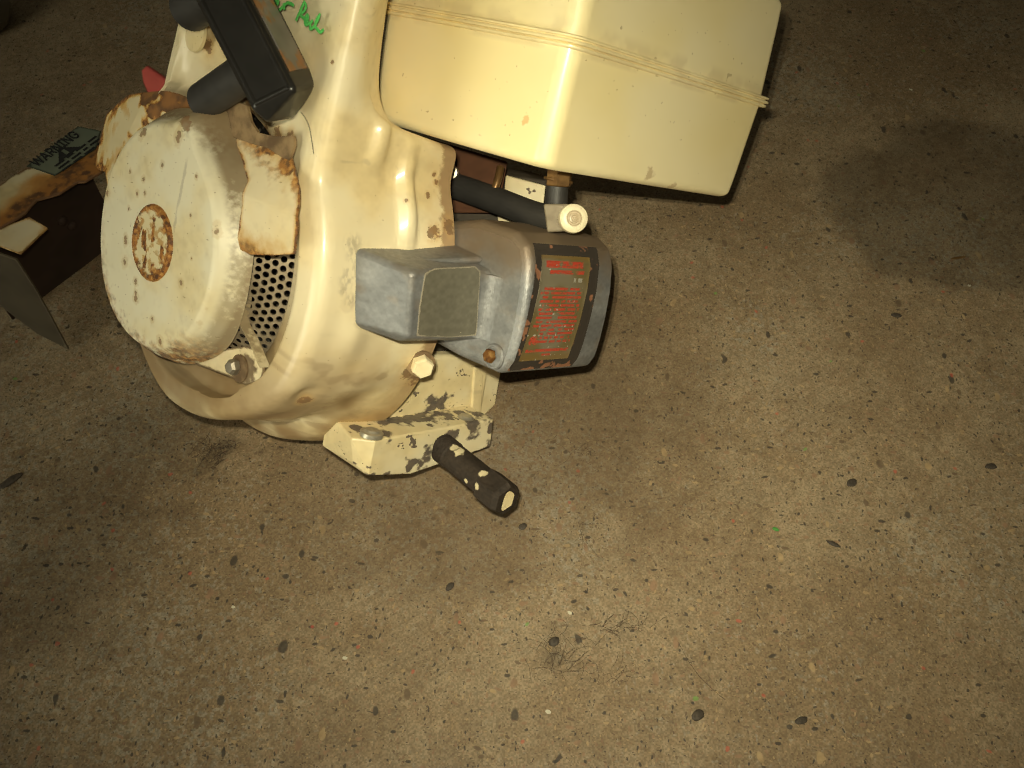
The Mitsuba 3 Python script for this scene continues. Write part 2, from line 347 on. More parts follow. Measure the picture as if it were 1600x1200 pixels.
def tab_col(p, n, uv):
    q = loc(p)
    nz = fbm(q[0] * 130, q[1] * 130, q[2] * 130, 4)
    c = cream(q, .3, (.68, .585, .39))
    lowr = 1 - smoothstep(TAB_U[0] + .002, TAB_U[0] + .019, q[2] + (nz - .5) * .016)
    topr = smoothstep(TAB_U[1] - .017, TAB_U[1] - .005, q[2] + q[1] * .22 - .017 + (nz - .5) * .016)
    d = uv.x / .0030 + (nz - .5) * 1.4
    e = 1 - smoothstep(.2, 1.3, d)
    c = mix(c, (.50, .29, .085), dr.maximum(.97 * lowr, dr.maximum(.65 * topr, .6 * e)))
    c = mix(c, rust_col(q), dr.maximum(.85 * (1 - smoothstep(TAB_U[0], TAB_U[0] + .009, q[2] + (nz - .5) * .016)), dr.maximum(.9 * topr * smoothstep(.38, .55, nz), 1 - smoothstep(.05, .5, d))))
    return mix(c, (.13, .08, .055), 1 - smoothstep(-.3, .12, d))
TAB_U = [.0, .1]
bsdf("tab_paint", tab_col, .45, .4)
bsdf("flange_paint", edge_rust(.009, 1.0, (.62, .52, .32), 9.0, 1.6, (.128, .104)), .5, .35)
GL0, GL1 = ah((20, 500), 0), ah((190, 372), 0)
GN = np.cross((GL1 - GL0) / np.linalg.norm(GL1 - GL0), [0, 0, 1.0]); GN = GN if GN[1] > 0 else -GN
def guard_col(p, n, uv):
    d = (p.x - float(GL0[0])) * float(GN[0]) + (p.y - float(GL0[1])) * float(GN[1])
    nz = fbm(p.x * 60, p.y * 60, p.z * 60, 4); n2 = fbm(p.x * 190, p.y * 190, p.z * 190, 3)
    q = [p.x, p.y, p.z]
    c = cream(q, .4, (.60, .52, .34))
    d = d + (nz - .5) * .022
    c = mix(c, (.46, .24, .07), 1 - smoothstep(-.004, .009, d))
    c = mix(c, mix((.10, .05, .025), (.30, .13, .035), smoothstep(.3, .65, n2)), 1 - smoothstep(-.013, -.001, d))
    return mix(c, (.16, .085, .045), 1 - smoothstep(.0, .003, uv.x + (n2 - .5) * .004))
bsdf("guard_paint", guard_col, .6, .25)
bsdf("leg_paint", edge_rust(.0012, .6, (.64, .56, .39), 6.0, .1), .35, .4)
def tank_col(p, n, uv):
    q = loc(p)
    nz = fbm(q[0] * 12, q[1] * 12 + 3, q[2] * 12, 3)
    c = mix((.74, .645, .40), (.72, .605, .32), smoothstep(.3, .7, nz))
    sp = noise(q[0] * 190, q[1] * 190, q[2] * 190 + 30)
    sp2 = noise(q[0] * 420 + 7, q[1] * 420, q[2] * 260 + 30)
    c = mix(c, (.33, .25, .14), .6 * smoothstep(.935, .97, sp)); c = mix(c, (.3, .2, .1), .6 * smoothstep(.955, .98, sp2))
    up = q[2] - TSU
    groove = smoothstep(-.0045, -.0015, up) * (1 - smoothstep(.0115, .02, up))
    c = mix(c, (.50, .40, .23), .40 * smoothstep(.35, .6, fbm(q[0] * 60, q[1] * 60, q[2] * 60, 3)) * groove)
    m = spots(q, [(at((1012, 271), 1, T1[1] - .003), .0055), (at((1050, 292), 1, T1[1] - .003), .004)], 1.0, .4, 200.0)
    c = mix(c, (.40, .29, .16), .65 * m)
    s = spots(q, [(at((821, 186), 0, T1[0] - .001), .0026), (at((817, 191), 0, T1[0] - .001), .002)], 1.0, .3, 300.0)
    c = mix(c, (.55, .33, .13), .7 * s)
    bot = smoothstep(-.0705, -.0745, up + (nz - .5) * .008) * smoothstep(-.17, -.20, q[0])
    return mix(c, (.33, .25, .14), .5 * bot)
def tank_rough(p, n, uv): return .36 + .1 * fbm(p.x * 40, p.y * 40, p.z * 40, 2)
def alu_col(p, n, uv):
    q = loc(p)
    a = fbm(q[0] * 45, q[1] * 45, q[2] * 45, 4); b = fbm(q[0] * 420, q[1] * 420, q[2] * 420, 2)
    c = mix((.155, .156, .158), (.230, .230, .230), smoothstep(.3, .7, a)) * (.80 + .4 * b)
    grime = smoothstep(.028, .062, q[2] + (a - .5) * .05)
    c = mix(c, (.17, .125, .085), .78 * grime * smoothstep(-.10, -.15, q[0]) + .25 * grime)
    return mix(c, (.20, .15, .10), .35 * smoothstep(.55, .8, fbm(q[0] * 90 + 5, q[1] * 90, q[2] * 90, 3)))
def alu_rough(p, n, uv): return .40 + .2 * fbm(p.x * 300, p.y * 300, p.z * 300, 2)
bsdf("cast_aluminium", alu_col, alu_rough, .5, metallic=.45, bump=lambda p, n, uv: .00026 * fbm(p.x * 800, p.y * 800, p.z * 800, 3), eps=3e-4)
def chipped(base, chips, chip_col=(.075, .068, .062), thr=.5, fr=70.0):
    def fn(p, n, uv):
        q = loc(p)
        nz = fbm(q[0] * fr, q[1] * fr, q[2] * fr + 4, 4); f = fbm(q[0] * fr * 6, q[1] * fr * 6, q[2] * fr * 6, 2)
        c = cream(q, .2, base)
        m = smoothstep(thr, thr + .02, nz * .75 + f * .25)
        m = dr.maximum(m, spots(q, chips, 7.0, .55, fr * 2.2))
        return mix(c, mix(chip_col, (.16, .12, .085), f), m)
    return fn

# ------------------------------------------------------------------ the engine
EN = "small_engine"
labels[EN] = {"label": "worn cream painted small petrol engine lying tilted on the concrete floor", "category": "engine"}

# blower housing: one pressed sheet from the air inlet over the rounded rim to the back edge, with the duct that rises behind the handle
NPH = 420
phi = np.linspace(0, 2 * np.pi, NPH, endpoint=False)
deg = np.degrees(phi); sdeg = (deg + 180) % 360 - 180
def smooth_wrap(v, k):
    w = np.hanning(2 * k + 3)[1:-1]; w /= w.sum()
    return np.convolve(np.r_[v[-k - 1:], v, v[:k + 1]], w, "same")[k + 1:-k - 1]
def polar_duct(right, left, top):
    """distance to the duct's outline (right(u), left(u), top) in each direction, 0 where there is none"""
    r = np.zeros(NPH)
    pg = Polygon([(right(0.0), 0.0), *[(right(u), u) for u in np.linspace(.02, top, 12)], *[(left(u), u) for u in np.linspace(top, .02, 12)], (left(0.0), 0.0)])
    for i, p in enumerate(phi):
        if 20 < deg[i] < 160:
            ln = shapely.LineString([(0, .02), (2 * np.cos(p), 2 * np.sin(p))]).intersection(pg)
            if not ln.is_empty: r[i] = np.hypot(*np.array(ln.coords)[-1]) if ln.geom_type == "LineString" else 0
    return r
ductF = polar_duct(lambda u: .1225 + .10 * max(u - .10, 0), lambda u: -.079 + .20 * (u - .02), .40)
ductB = polar_duct(lambda u: .1225 + .10 * max(u - .10, 0), lambda u: -.075 + .20 * (u - .02), .40)
# the duct's side turns back past the end of the tank: the farthest that its sheet may reach without touching the tank
TEDGE = Polygon([(613, -60), (604, 17), (582, 172), (589, 184), (692, 224), (900, 290), (6000, 300), (6000, -6000), (1233, -6000)])
def clear_of_tank(r, a, ph_):
    for k in range(220):
        P = RE @ np.array([a, r * np.cos(ph_), r * np.sin(ph_)]) + OE
        if not TEDGE.contains(Point(800 + FPX * P[0] / P[2], 600 + FPX * P[1] / P[2])): break
        r -= .002
    return r
rim = np.interp(sdeg, [-180, -140, -118, -95, -75, -60, -45, -28, 0, 35, 50, 90, 110, 180], [.1055, .106, .1175, .127, .129, .131, .139, .1505, .152, .151, .150, .115, .1075, .1075])
mid = np.interp(sdeg, [-180, -140, -118, -95, -75, -60, -45, -28, 0, 35, 50, 120, 180], [.107, .108, .119, .129, .131, .1335, .142, .152, .1535, .1535, .153, .109, .109])
Q1 = smooth_wrap(np.maximum(rim, ductF), 4)
Q2 = smooth_wrap(np.maximum(mid, ductB), 4)
Q3 = smooth_wrap(np.maximum(np.interp(sdeg, [-180, -130, -100, 0, 50, 110, 180], [.125, .152, .156, .155, .155, .125, .120]), ductB), 4)
induct = np.clip((deg - 41) / 5, 0, 1) * np.clip((128 - deg) / 6, 0, 1)
aback = -.14 + .024 * induct
for i in range(NPH):
    if 30 < deg[i] < 100:
        Q2[i] = clear_of_tank(Q2[i], -.080, phi[i]); Q3[i] = clear_of_tank(Q3[i], aback[i], phi[i])
Q2, Q3 = smooth_wrap(Q2, 3), smooth_wrap(Q3, 3)
RH = .1035
prof_t = np.array([0, .05, .10, .25, .40, .47, .53, .60, .80, .90, 1.0])
NT = 110
tt = np.linspace(0, 1, NT)
def bump(i, a, c_deg, c_a, w_deg, w_a, h, pw=2.0):
    d = np.abs((sdeg[i] - c_deg) / w_deg) ** pw + np.abs((a - c_a) / w_a) ** pw
    return h * np.exp(-d)
V = np.zeros((NPH, NT, 3)); UVH = np.zeros((NPH, NT, 2))
for i in range(NPH):
    q1, q2, q3, c_, s_ = Q1[i], Q2[i], Q3[i], np.cos(phi[i]), np.sin(phi[i])
    st = np.clip((-30 - sdeg[i]) / 25, 0, 1) if sdeg[i] < 0 else 0
    st = st if sdeg[i] > -150 else 0
    a_mid = -.080 - .004 * st
    RH = np.interp(sdeg[i], [-180, -85, -62, -50, 120, 180], [.082, .084, .098, .1035, .1035, .082])
    rk = [RH, RH + .004, RH + .014, .5 * (RH + .014 + q1 - .022), q1 - .021, q1 - .010, q1 - .003, q1 + .0, q2, (q2 + .55 * (q3 - q2)) * (1 - st) + (q3 - .004) * st, q3]
    ak = [-.0425, -.0395, -.036, -.0305 , -.0262, -.0268, -.0305, -.038, a_mid, (a_mid + aback[i]) / 2 + .008 * st, aback[i]]
    if rk[3] < rk[2]: rk[3] = rk[2] + .001
    if rk[4] < rk[3]: rk[4] = rk[3] + .001; rk[5] = max(rk[5], rk[4] + .0005); rk[6] = max(rk[6], rk[5] + .0005); rk[7] = max(rk[7], rk[6])
    r, a = PchipInterpolator(prof_t, rk)(tt), PchipInterpolator(prof_t, ak)(tt)
    h = bump(i, a, 37.5, -.069, 4.0, .0065, .0075, 3) + bump(i, a, 26, -.097, 10.5, .0062, .0070, 4) - bump(i, a, 33, -.082, 5, .006, .002)
    h += bump(i, a, 45, -.066, 4.0, .006, .0035)
    h += bump(i, a, -9, -.060, 8, .012, .0045) - bump(i, a, -28, -.047, 3.5, .008, .0045) + bump(i, a, -20, -.085, 8, .02, .003) - bump(i, a, 11, -.07, 14, .03, .0015)
    h += bump(i, a, -50, -.066, 9, .010, .0035) - bump(i, a, -32, -.098, 5, .010, .003)
    sidew = np.clip((tt - .45) / .15, 0, 1)
    r = r + h * np.clip((tt - .35) / .2, 0, 1)
    V[i] = np.c_[a, r * c_, r * s_]
    UVH[i] = np.c_[(1 - tt) * .1, r]
wobble = (meshkit.fbm(V * 20, 2, 5) - .5) * .0018
nrm = np.stack([np.where(tt < .45, 1.0, 0.0)[None].repeat(NPH, 0), np.where(tt < .45, 0, 1.0)[None] * np.cos(phi)[:, None], np.where(tt < .45, 0, 1.0)[None] * np.sin(phi)[:, None]], -1)
V = V + nrm * wobble[..., None]
def on_housing(px):
    P = V.reshape(-1, 3) @ RE.T + OE
    d = np.hypot(800 + FPX * P[:, 0] / P[:, 2] - px[0], 600 + FPX * P[:, 1] / P[:, 2] - px[1])
    near = np.nonzero(d < 9)[0]; k = near[np.argmin(P[near, 2] + .004 * d[near])]
    return V.reshape(-1, 3)[k]
HOUS_RUST += [(on_housing(p), r) for p, r in [((475, 625), .0046), ((680, 362), .005), ((672, 366), .0036), ((632, 312), .0014), ((679, 270), .0016), ((682, 283), .002), ((668, 306), .002), ((660, 585), .010), ((643, 580), .007),
    ((454, 214), .005), ((398, 200), .006), ((392, 180), .005), ((386, 160), .005), ((412, 208), .005), ((434, 211), .005), ((326, 74), .005), ((519, 98), .0012), ((700, 352), .005)]]
SOOT += [(on_housing(p), r) for p, r in [((543, 440), .0035), ((551, 425), .004), ((554, 400), .004), ((538, 452), .0022), ((553, 380), .004), ((548, 470), .003)]]
outer = V.reshape(-1, 3)
inner = V * 1.0; inner[..., 0] -= .0014 * (tt < .5)[None]; rr = np.hypot(V[..., 1], V[..., 2])[..., None]
inner[..., 1:] *= 1 - np.where((tt > .42)[None, :, None], .0014, .0) / rr
ring_end = np.stack([V[:, -1], inner[:, -1]], 1)
F = grid_faces(NPH, NT, True)
hm = trimesh.util.concatenate([trimesh.Trimesh(outer, F, process=False), trimesh.Trimesh(inner.reshape(-1, 3), F[:, ::-1], process=False), trimesh.Trimesh(ring_end.reshape(-1, 3), grid_faces(NPH, 2, True), process=False)])
put("blower_housing", hm, "housing_paint", EN, smooth=True, label="cream blower housing with dents, grease and a rusty back edge")

# the flywheel behind the screen, then the screen of punched steel
bsdf("dark_steel", lambda p, n, uv: mix((.05, .043, .036), (.10, .08, .06), fbm(p.x * 90, p.y * 90, p.z * 90, 3)), .5, .4, metallic=.4)
bsdf("black_steel", lambda p, n, uv: mix((.012, .010, .008), (.11, .095, .075), smoothstep(.5, .75, noise(p.x * 330, p.y * 330, p.z * 330))), .6, .3)
bsdf("screen_steel", lambda p, n, uv: mix((.19, .145, .09), (.34, .275, .19), fbm(p.x * 160, p.y * 160, p.z * 160, 3)), .5, .4, metallic=.35)
put("flywheel", lathe(np.array([-.082, 0, 0]), [1, 0, 0], [(0, 0), (.1, 0), (.102, .004), (.1, .008), (.03, .010), (0, .010)], 60), "black_steel", EN)
sp_ = .0062
SR0, SA0, SLEN = .0735, -.0235, .0425
cs = [Point((ix + .5 * (iy % 2)) * sp_, .0035 + iy * sp_ * .88).buffer(.0022, 4) for iy in range(8) for ix in range(-13, 8)]
flat = shapely.box(-.092, 0, .062, SLEN).difference(shapely.union_all([c for c in cs if shapely.box(-.090, .001, .060, SLEN - .001).contains(c)]))
cro = m3.CrossSection([np.array(r.coords)[:-1] for r in [flat.exterior, *flat.interiors]], m3.FillRule.EvenOdd)
mm_ = m3.Manifold.extrude(cro, .0014).refine_to_length(.006).to_mesh()
sm = trimesh.Trimesh(mm_.vert_properties[:, :3], mm_.tri_verts, process=False)
sv = sm.vertices; ang_ = sv[:, 0] / .090; rr_ = SR0 + .72 * sv[:, 1] + .7 * sv[:, 2]
sm = fix(trimesh.Trimesh(np.c_[SA0 - .70 * sv[:, 1] + .7 * sv[:, 2] - .001, rr_ * np.cos(ang_), rr_ * np.sin(ang_)], sm.faces, process=False))
put("screen", sm, "screen_steel", EN, smooth=False, label="punched steel screen with small round holes")
# full ring of plain steel that carries the screen
put("screen_rim", lathe(np.array([-.0560, 0, 0]), [1, 0, 0], [(.104, 0), (.1135, 0), (.1135, .0018), (.104, .0018), (.104, 0)], 80), "dark_steel", EN)

# starter cover
NC = 240
CB = -.005
ph = np.linspace(0, 2 * np.pi, NC, endpoint=False); pd = (np.degrees(ph) + 180) % 360 - 180
lip_r = .0925 + .011 * np.exp(-((pd - 74) / 9) ** 2) - .003 * np.exp(-((pd + 80) / 35) ** 2)
lip_a = -.0205 - .004 * np.exp(-((pd - 60) / 25) ** 2) - .005 * np.exp(-((pd + 40) / 20) ** 2)
face_r = .0795 + .0035 * np.exp(-((pd + 128) / 30) ** 2) + .012 * np.exp(-((pd - 76) / 9) ** 2) - .001 * np.exp(-((pd + 85) / 30) ** 2)
rows = []
for k in range(NC):
    fr, lr, la = face_r[k], lip_r[k], lip_a[k]
    rk = np.array([0.0001, .0225, .030, fr - .0045, fr - .0030, fr - .0012, fr + .0003, fr + .0016, fr + .0030, fr + .0075, lr - .001, lr, lr - .0012, fr + .0045, fr - .003, .03])
    ak = np.array([-.0002, -.0002, 0, 0, -.0002, -.0009, -.0021, -.0040, -.0065, -.0125, la + .001, la, la - .0010, -.0090, -.004, -.003])
    rows.append(np.c_[ak, rk * np.cos(ph[k]), rk * np.sin(ph[k])])
CV = np.array(rows)
CV[..., 0] += (meshkit.fbm(CV * 22, 2, 9) - .5) * .0010
CV[..., 1] += CB
put("starter_cover", (CV.reshape(-1, 3), grid_faces(NC, CV.shape[1], True)), "cover_paint", EN, smooth=50, label="cream round starter cover with chipped paint and rust specks")
b_ = lathe(np.array([-.0008, CB, -.0035]), [1, 0, 0], [(0, 0), (0, .0016), (.013, .0016), (.0220, .0014), (.0231, .0026), (.0256, .0028), (.0271, .0016), (.0276, 0), (0, 0)], 64)
put("badge", b_, "rusted_badge", EN + "__starter_cover", smooth=40, label="rusted round badge in the middle of the cover")

# bottom lug of the cover with its bolt
LA = lambda b, u: -.0265
def planeA(A): return lambda b, u: np.c_[A(b, u) + 0 * b, b, u]
PCL = onA((384, 578), LA)
def lug_col(p, n, uv):
    q = loc(p); nz = fbm(q[0] * 240, q[1] * 240, q[2] * 240, 3)
    d = dr.sqrt(dr.square(q[1] - float(PCL[1])) + dr.square(q[2] - float(PCL[2])))
    c = cream(q, .35, (.64, .56, .39))
    return mix(c, mix((.12, .085, .05), (.24, .17, .10), nz), dr.maximum(1 - smoothstep(.009, .014, d + (nz - .5) * .012), 1 - smoothstep(.0004, .0016, uv.x + (nz - .5) * .002)))
bsdf("lug_paint", lug_col, .5, .3)
pl = [onA(px, LA)[1:] for px in [(284, 561), (312, 558), (340, 548), (382, 541), (398, 545), (411, 576), (409, 589), (402, 597), (382, 600), (371, 593), (330, 577)]]
lm, luv = sheet(pl, planeA(LA), .0016, .0022)
put("lug", lm, "lug_paint", EN + "__starter_cover", smooth=True, uv=luv)
fl = [onA(px, LA) for px in [(382, 462), (377, 494), (394, 535), (410, 574)]]
fs = np.array(spline(fl, 24)); fb = fs.copy(); fb[:, 0] -= .006
strip = np.stack([fs + [.0022, .0004, 0], fs + [.0022, -.0008, 0], fb + [0, -.0008, 0], fb + [0, .0004, 0], fs + [.0022, .0004, 0]], 1)
put("flange", fix(trimesh.Trimesh(strip.reshape(-1, 3), grid_faces(24, 5), process=False)), "cover_paint", EN + "__starter_cover", smooth=30)
bsdf("dirty_metal", lambda p, n, uv: mix((.11, .068, .036), (.26, .175, .09), smoothstep(.3, .7, fbm(p.x * 90, p.y * 90, p.z * 90, 4))), .6, .3)
bsdf("old_bolt", lambda p, n, uv: mix((.17, .14, .10), (.34, .30, .24), fbm(p.x * 260, p.y * 260, p.z * 260, 3)), .45, .5, metallic=.6)
bsdf("rust", lambda p, n, uv: rust_col(loc(p), .8) * .38, .8, .2)
bsdf("shade_rust", lambda p, n, uv: mix((.045, .022, .013), (.12, .052, .028), fbm(p.x * 90, p.y * 90, p.z * 90, 4)), .85, .15)  # bracket rust with the shade under the tank put into its colour
pc = onA((371, 573), LA)
put("bolt", lathe(pc, [1, .06, -.02], [(0, -.002), (.0056, -.002), (.0058, .0), (.0056, .0055), (.0042, .0075), (0, .0080)], 6), "old_bolt", EN + "__starter_cover", smooth=25)
put("washer", lathe(pc + [.0002, .0035, 0], [1, .0, 0], [(0, 0), (.0098, 0), (.0098, .0010), (0, .0012)], 28), "dirty_metal", EN + "__starter_cover", smooth=25)

# the tab on the right of the cover, and the flange behind its upper left
def TA(b, u): return -.0085 - .55 * np.maximum(u - .052, 0) - .05 * np.maximum(.06 - u, 0)
pt = [onA(px, TA)[1:] for px in [(366, 212), (395, 219), (425, 222), (452, 236), (460, 262), (467, 294), (466, 320), (464, 350), (459, 397), (425, 399), (392, 398), (376, 390), (371, 372), (374, 350), (379, 315), (387, 283), (380, 256), (372, 232)]]
TAB_U[:] = [min(v[1] for v in pt), max(v[1] for v in pt)]
tm, tuv = sheet(pt, planeA(TA), .0016, .0018, rough=.0003, seed=3)
put("tab", tm, "tab_paint", EN + "__starter_cover", smooth=True, uv=tuv, label="cream tab with rusty edges beside the starter cover")
def FA(b, u):
    return -.024 - .30 * np.maximum(np.hypot(b, u) - .118, 0) - .25 * np.maximum(u - .085, 0)
pf = [onA(px, FA)[1:] for px in [(149, 258), (152, 238), (160, 205), (167, 178), (182, 164), (199, 149), (230, 144), (262, 142), (290, 150), (300, 170), (300, 215), (250, 240), (205, 275), (168, 290), (164, 268), (154, 266)]]
fm, fuv = sheet(pf, planeA(FA), .0016, .0028, rough=.0006, seed=5)
put("flange", fm, "flange_paint", EN, smooth=True, uv=fuv, label="bent cream flange with heavy brown rust behind the cover")
# dirty ledge of bare metal above the tab
def GA(b, u): return -.0235 + 0 * b
pg_ = [onA(px, GA)[1:] for px in [(296, 160), (350, 150), (385, 165), (392, 190), (402, 207), (430, 213), (457, 212), (459, 226), (452, 250), (440, 246), (420, 232), (385, 222), (350, 210), (318, 190)]]
gm, guv = sheet(pg_, planeA(GA), .0022, .003, rough=.0005, seed=8)
put("ledge", gm, "dirty_metal", EN, smooth=True, uv=guv, label="greasy brown ledge under the black handle")

# ---- fuel tank
T1 = np.array([-.1203, .2310, .1851]); TSU = float(T1[2])
LAx, LBx, HD, HU, DL, CRN = .2456, .1811, .0739, .0805, .0029, .012
def rrect(inset, n=24, r=CRN, bulge=.0012):
    """rounded rectangle outline in (a, b), the same number of points for every inset"""
    a0, a1, b0, b1 = T1[0] - LAx + inset, T1[0] - inset, T1[1] - LBx + inset, T1[1] - inset
    out = []
    for (ca, cb, s) in ((a1 - r, b1 - r, 0), (a0 + r, b1 - r, 90), (a0 + r, b0 + r, 180), (a1 - r, b0 + r, 270)):
        t = np.radians(s + np.linspace(0, 90, 14)); out.append(np.c_[ca + r * np.cos(t), cb + r * np.sin(t)])
    o = np.vstack(out); P = np.vstack([o, o[:1]]); res = []
    for i in range(len(o)):
        d = np.linalg.norm(P[i + 1] - P[i])
        if d > .03:
            k = np.linspace(0, 1, 24)[:-1]
            mid_ = P[i] + k[:, None] * (P[i + 1] - P[i]); nn = np.array([P[i + 1][1] - P[i][1], -(P[i + 1][0] - P[i][0])]) / d
            res.append(mid_ + nn * (bulge * np.sin(k * np.pi))[:, None])
        else: res.append(P[i:i + 1])
    return np.vstack(res)
def stack(levels, cap0=True, cap1=True, **kw):
    R_ = [np.c_[rrect(i, **kw), np.full(len(rrect(i, **kw)), TSU + z)] for i, z in levels]
    n = len(R_[0]); V = np.stack(R_, 1).reshape(-1, 3); F = grid_faces(n, len(levels), True).tolist()
    V = V.tolist()
    for cap, lv, flip in ((cap0, 0, False), (cap1, len(levels) - 1, True)):
        if cap:
            c = len(V); V.append(R_[lv].mean(0).tolist())
            for i in range(n):
                f = [c, ((i + 1) % n) * len(levels) + lv, i * len(levels) + lv]
                F.append(f[::-1] if flip else f)
    return fix(trimesh.Trimesh(V, F, process=False))
rb = .0065
lv = [(DL + rb, -HD)] + [(DL + rb * (1 - math.sin(t)), -HD + rb * (1 - math.cos(t))) for t in np.radians([15, 30, 45, 60, 75, 90])] + [(DL * k, -HD * k) for k in (.75, .5, .25)] + [(0, -.001)]
scene_tank_low = stack(lv + [(0, .001)])
rt = .0075
up_ = [(0, -.001), (0, .001)] + [(DL * k, HU * k) for k in (.25, .5, .75)] + [(DL + rt * (1 - math.cos(t)), HU - rt * (1 - math.sin(t))) for t in np.radians([0, 15, 30, 45, 60, 75, 90])]
bsdf("tank_plastic", tank_col, tank_rough, .4, coat=1.0)
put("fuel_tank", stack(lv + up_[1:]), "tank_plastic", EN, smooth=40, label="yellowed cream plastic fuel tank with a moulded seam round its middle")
put("seam", stack([(.002, -0.00033), (-.0032, -0.00013), (-.0040, 0.00066), (-.0040, 0.00172), (-.0030, 0.00224), (-.0026, 0.00264), (-.0046, 0.00317), (-.0050, 0.00409), (-.0046, 0.00488), (-.0030, 0.00528), (-.0028, 0.00581), (-.0044, 0.00634), (-.0048, 0.00739), (-.0036, 0.00805), (.002, 0.00832)], False, False), "tank_plastic", EN + "__fuel_tank", smooth=25)

# ---- side housing in cast aluminium
MA0, MA1 = -.142, -.2395
prof_m = [(.130, .055), (.165, .0655), (.200, .0660), (.2125, .0600), (.2185, .049), (.2222, .032), (.2240, .012), (.2243, -.006), (.2235, -.019), (.2195, -.0275), (.211, -.0320), (.170, -.0330), (.130, -.031)]
pm = Polygon(prof_m).buffer(-.004).buffer(.004, 8)
def loft_poly(pg, layers, n=160):
    """layers: (a, inset)"""
    rings = []
    for a, ins in layers:
        g = pg.buffer(-ins, 8) if ins > 0 else pg
        r = g.exterior if g.exterior.is_ccw else shapely.LinearRing(list(g.exterior.coords)[::-1])
        # the same start for every ring
        c = np.array(r.coords)[:-1]; k = np.argmin(c[:, 0] * 1 + c[:, 1] * .3); c = np.vstack([c[k:], c[:k + 1]]); r = shapely.LineString(c)
        p = np.array([r.interpolate(t, normalized=True).coords[0] for t in np.linspace(0, 1, n, endpoint=False)])
        rings.append(np.c_[np.full(n, a), p])
    V = np.stack(rings, 1); m_ = len(layers); F = grid_faces(n, m_, True).tolist(); V = V.reshape(-1, 3).tolist()
    for lv_, flip in ((0, True), (m_ - 1, False)):
        c = len(V); V.append(rings[lv_].mean(0).tolist())
        for i in range(n):
            f = [c, ((i + 1) % n) * m_ + lv_, i * m_ + lv_]; F.append(f[::-1] if flip else f)
    return fix(trimesh.Trimesh(V, F, process=False))
rm = .0065
lay = [(MA0 - rm * (1 - math.sin(t)), rm * (1 - math.cos(t))) for t in np.radians([90, 70, 50, 30, 15, 0])]
lay = [(MA0, rm)] + [(MA0 - rm * (1 - math.cos(t)), rm * (1 - math.sin(t))) for t in np.radians([20, 40, 60, 75, 90])]
put("side_housing", loft_poly(pm, lay + [(MA1 + .004, 0), (MA1, .003)]), "cast_aluminium", EN, smooth=28, label="grey cast aluminium housing on the engine's side, with a red printed plate")
SH = EN + "__side_housing"
# the smaller box in front of it
c_ = lambda a, b, u: (a, b, u)
box = [c_(-.0565, .140, .0315), c_(-.0600, .146, -.010), c_(-.0720, .1835, .0285), c_(-.0765, .1850, -.0085), c_(-.147, .1835, .0300), c_(-.150, .1850, -.0100), c_(-.147, .130, .036), c_(-.150, .135, -.018), c_(-.0640, .146, -.0115), c_(-.078, .178, -.0120), c_(-.150, .178, -.0130)]
put("front_box", rbox(box, .0052, 20), "cast_aluminium", SH, smooth=30, label="smaller grey box in front, with a blank plate")
ft_ = np.radians(np.linspace(0, 90, 12)); rf = .013
prf = np.c_[MA0 + rf - rf * np.cos(ft_), .1885 + rf - rf * np.sin(ft_)]
fil = np.stack([np.c_[prf, np.full(12, u)] - np.array([.00012, .00012, 0]) for u in np.linspace(-.0125, .0325, 6)], 0)
fil = np.concatenate([fil, np.repeat(np.array([[[MA0 - .002, .186, 0]]]), 6, 0) * [1, 1, 0] + np.linspace(-.0125, .0325, 6)[:, None, None] * [0, 0, 1]], 1)
capf = [[0, i + 1, i] for i in range(11)]
V_ = fil.reshape(-1, 3); F_ = grid_faces(6, 13).tolist() + [[12, i, i + 1] for i in range(11)] + [[65 + 12, 65 + i + 1, 65 + i] for i in range(11)]
put("fillet", trimesh.Trimesh(V_, F_, process=False), "cast_aluminium", SH, smooth=40)
put("flange", rbox([(-.098, .150, .0350), (-.141, .150, .0400), (-.098, .168, .0340), (-.141, .174, .0390), (-.098, .15, .028), (-.141, .15, .028)], .0025, 12), "cast_aluminium", SH, smooth=30)
def plate_col(p, n, uv):
    q = loc(p); a = fbm(q[0] * 30, q[1] * 30, q[2] * 30, 3); b = fbm(q[0] * 300, q[1] * 300, q[2] * 300, 2)
    c = mix((.135, .125, .095), (.19, .175, .13), a) * (.8 + .4 * b)
    s = noise(q[0] * 240, q[1] * 240, q[2] * 240 + 8)
    c = mix(c, (.36, .30, .21), smoothstep(.925, .95, s))
    e = 1 - smoothstep(.0003, .0011, uv.x + (b - .5) * .0012)
    return mix(c, (.42, .37, .29), .75 * e * smoothstep(.35, .6, a + .1))
bsdf("plate_metal", plate_col, .38, .5, metallic=.35)
# plate lies flat on the box's outer face
f0, f1, f2 = (np.array(v) for v in (box[2], box[3], box[4]))
nb = np.cross(f1 - f0, f2 - f0); nb /= np.linalg.norm(nb); nb = nb if nb[1] > 0 else -nb
pb = f0 + nb * .0053
def onplane(px, p0, n_):
    r, o = RE.T @ ray(px), RE.T @ (-OE)
    return o + ((p0 - o) @ n_) / (r @ n_) * r
ex = (f2 - f0) / np.linalg.norm(f2 - f0); ey = np.cross(nb, ex)
pp = [((lambda e: ((e - pb) @ ex, (e - pb) @ ey))(onplane(px, pb, nb))) for px in [(664, 427), (680, 419), (742, 416), (750, 424), (744, 524), (700, 527), (651, 525), (655, 480)]]
qm, quv = sheet(pp, lambda x, y: pb + np.outer(x, ex) + np.outer(y, ey) + .0004 * nb, .0005, .0022, side=1.0)
put("plate", qm, "plate_metal", SH, smooth=True, uv=quv, label="blank scratched metal plate on the front box")

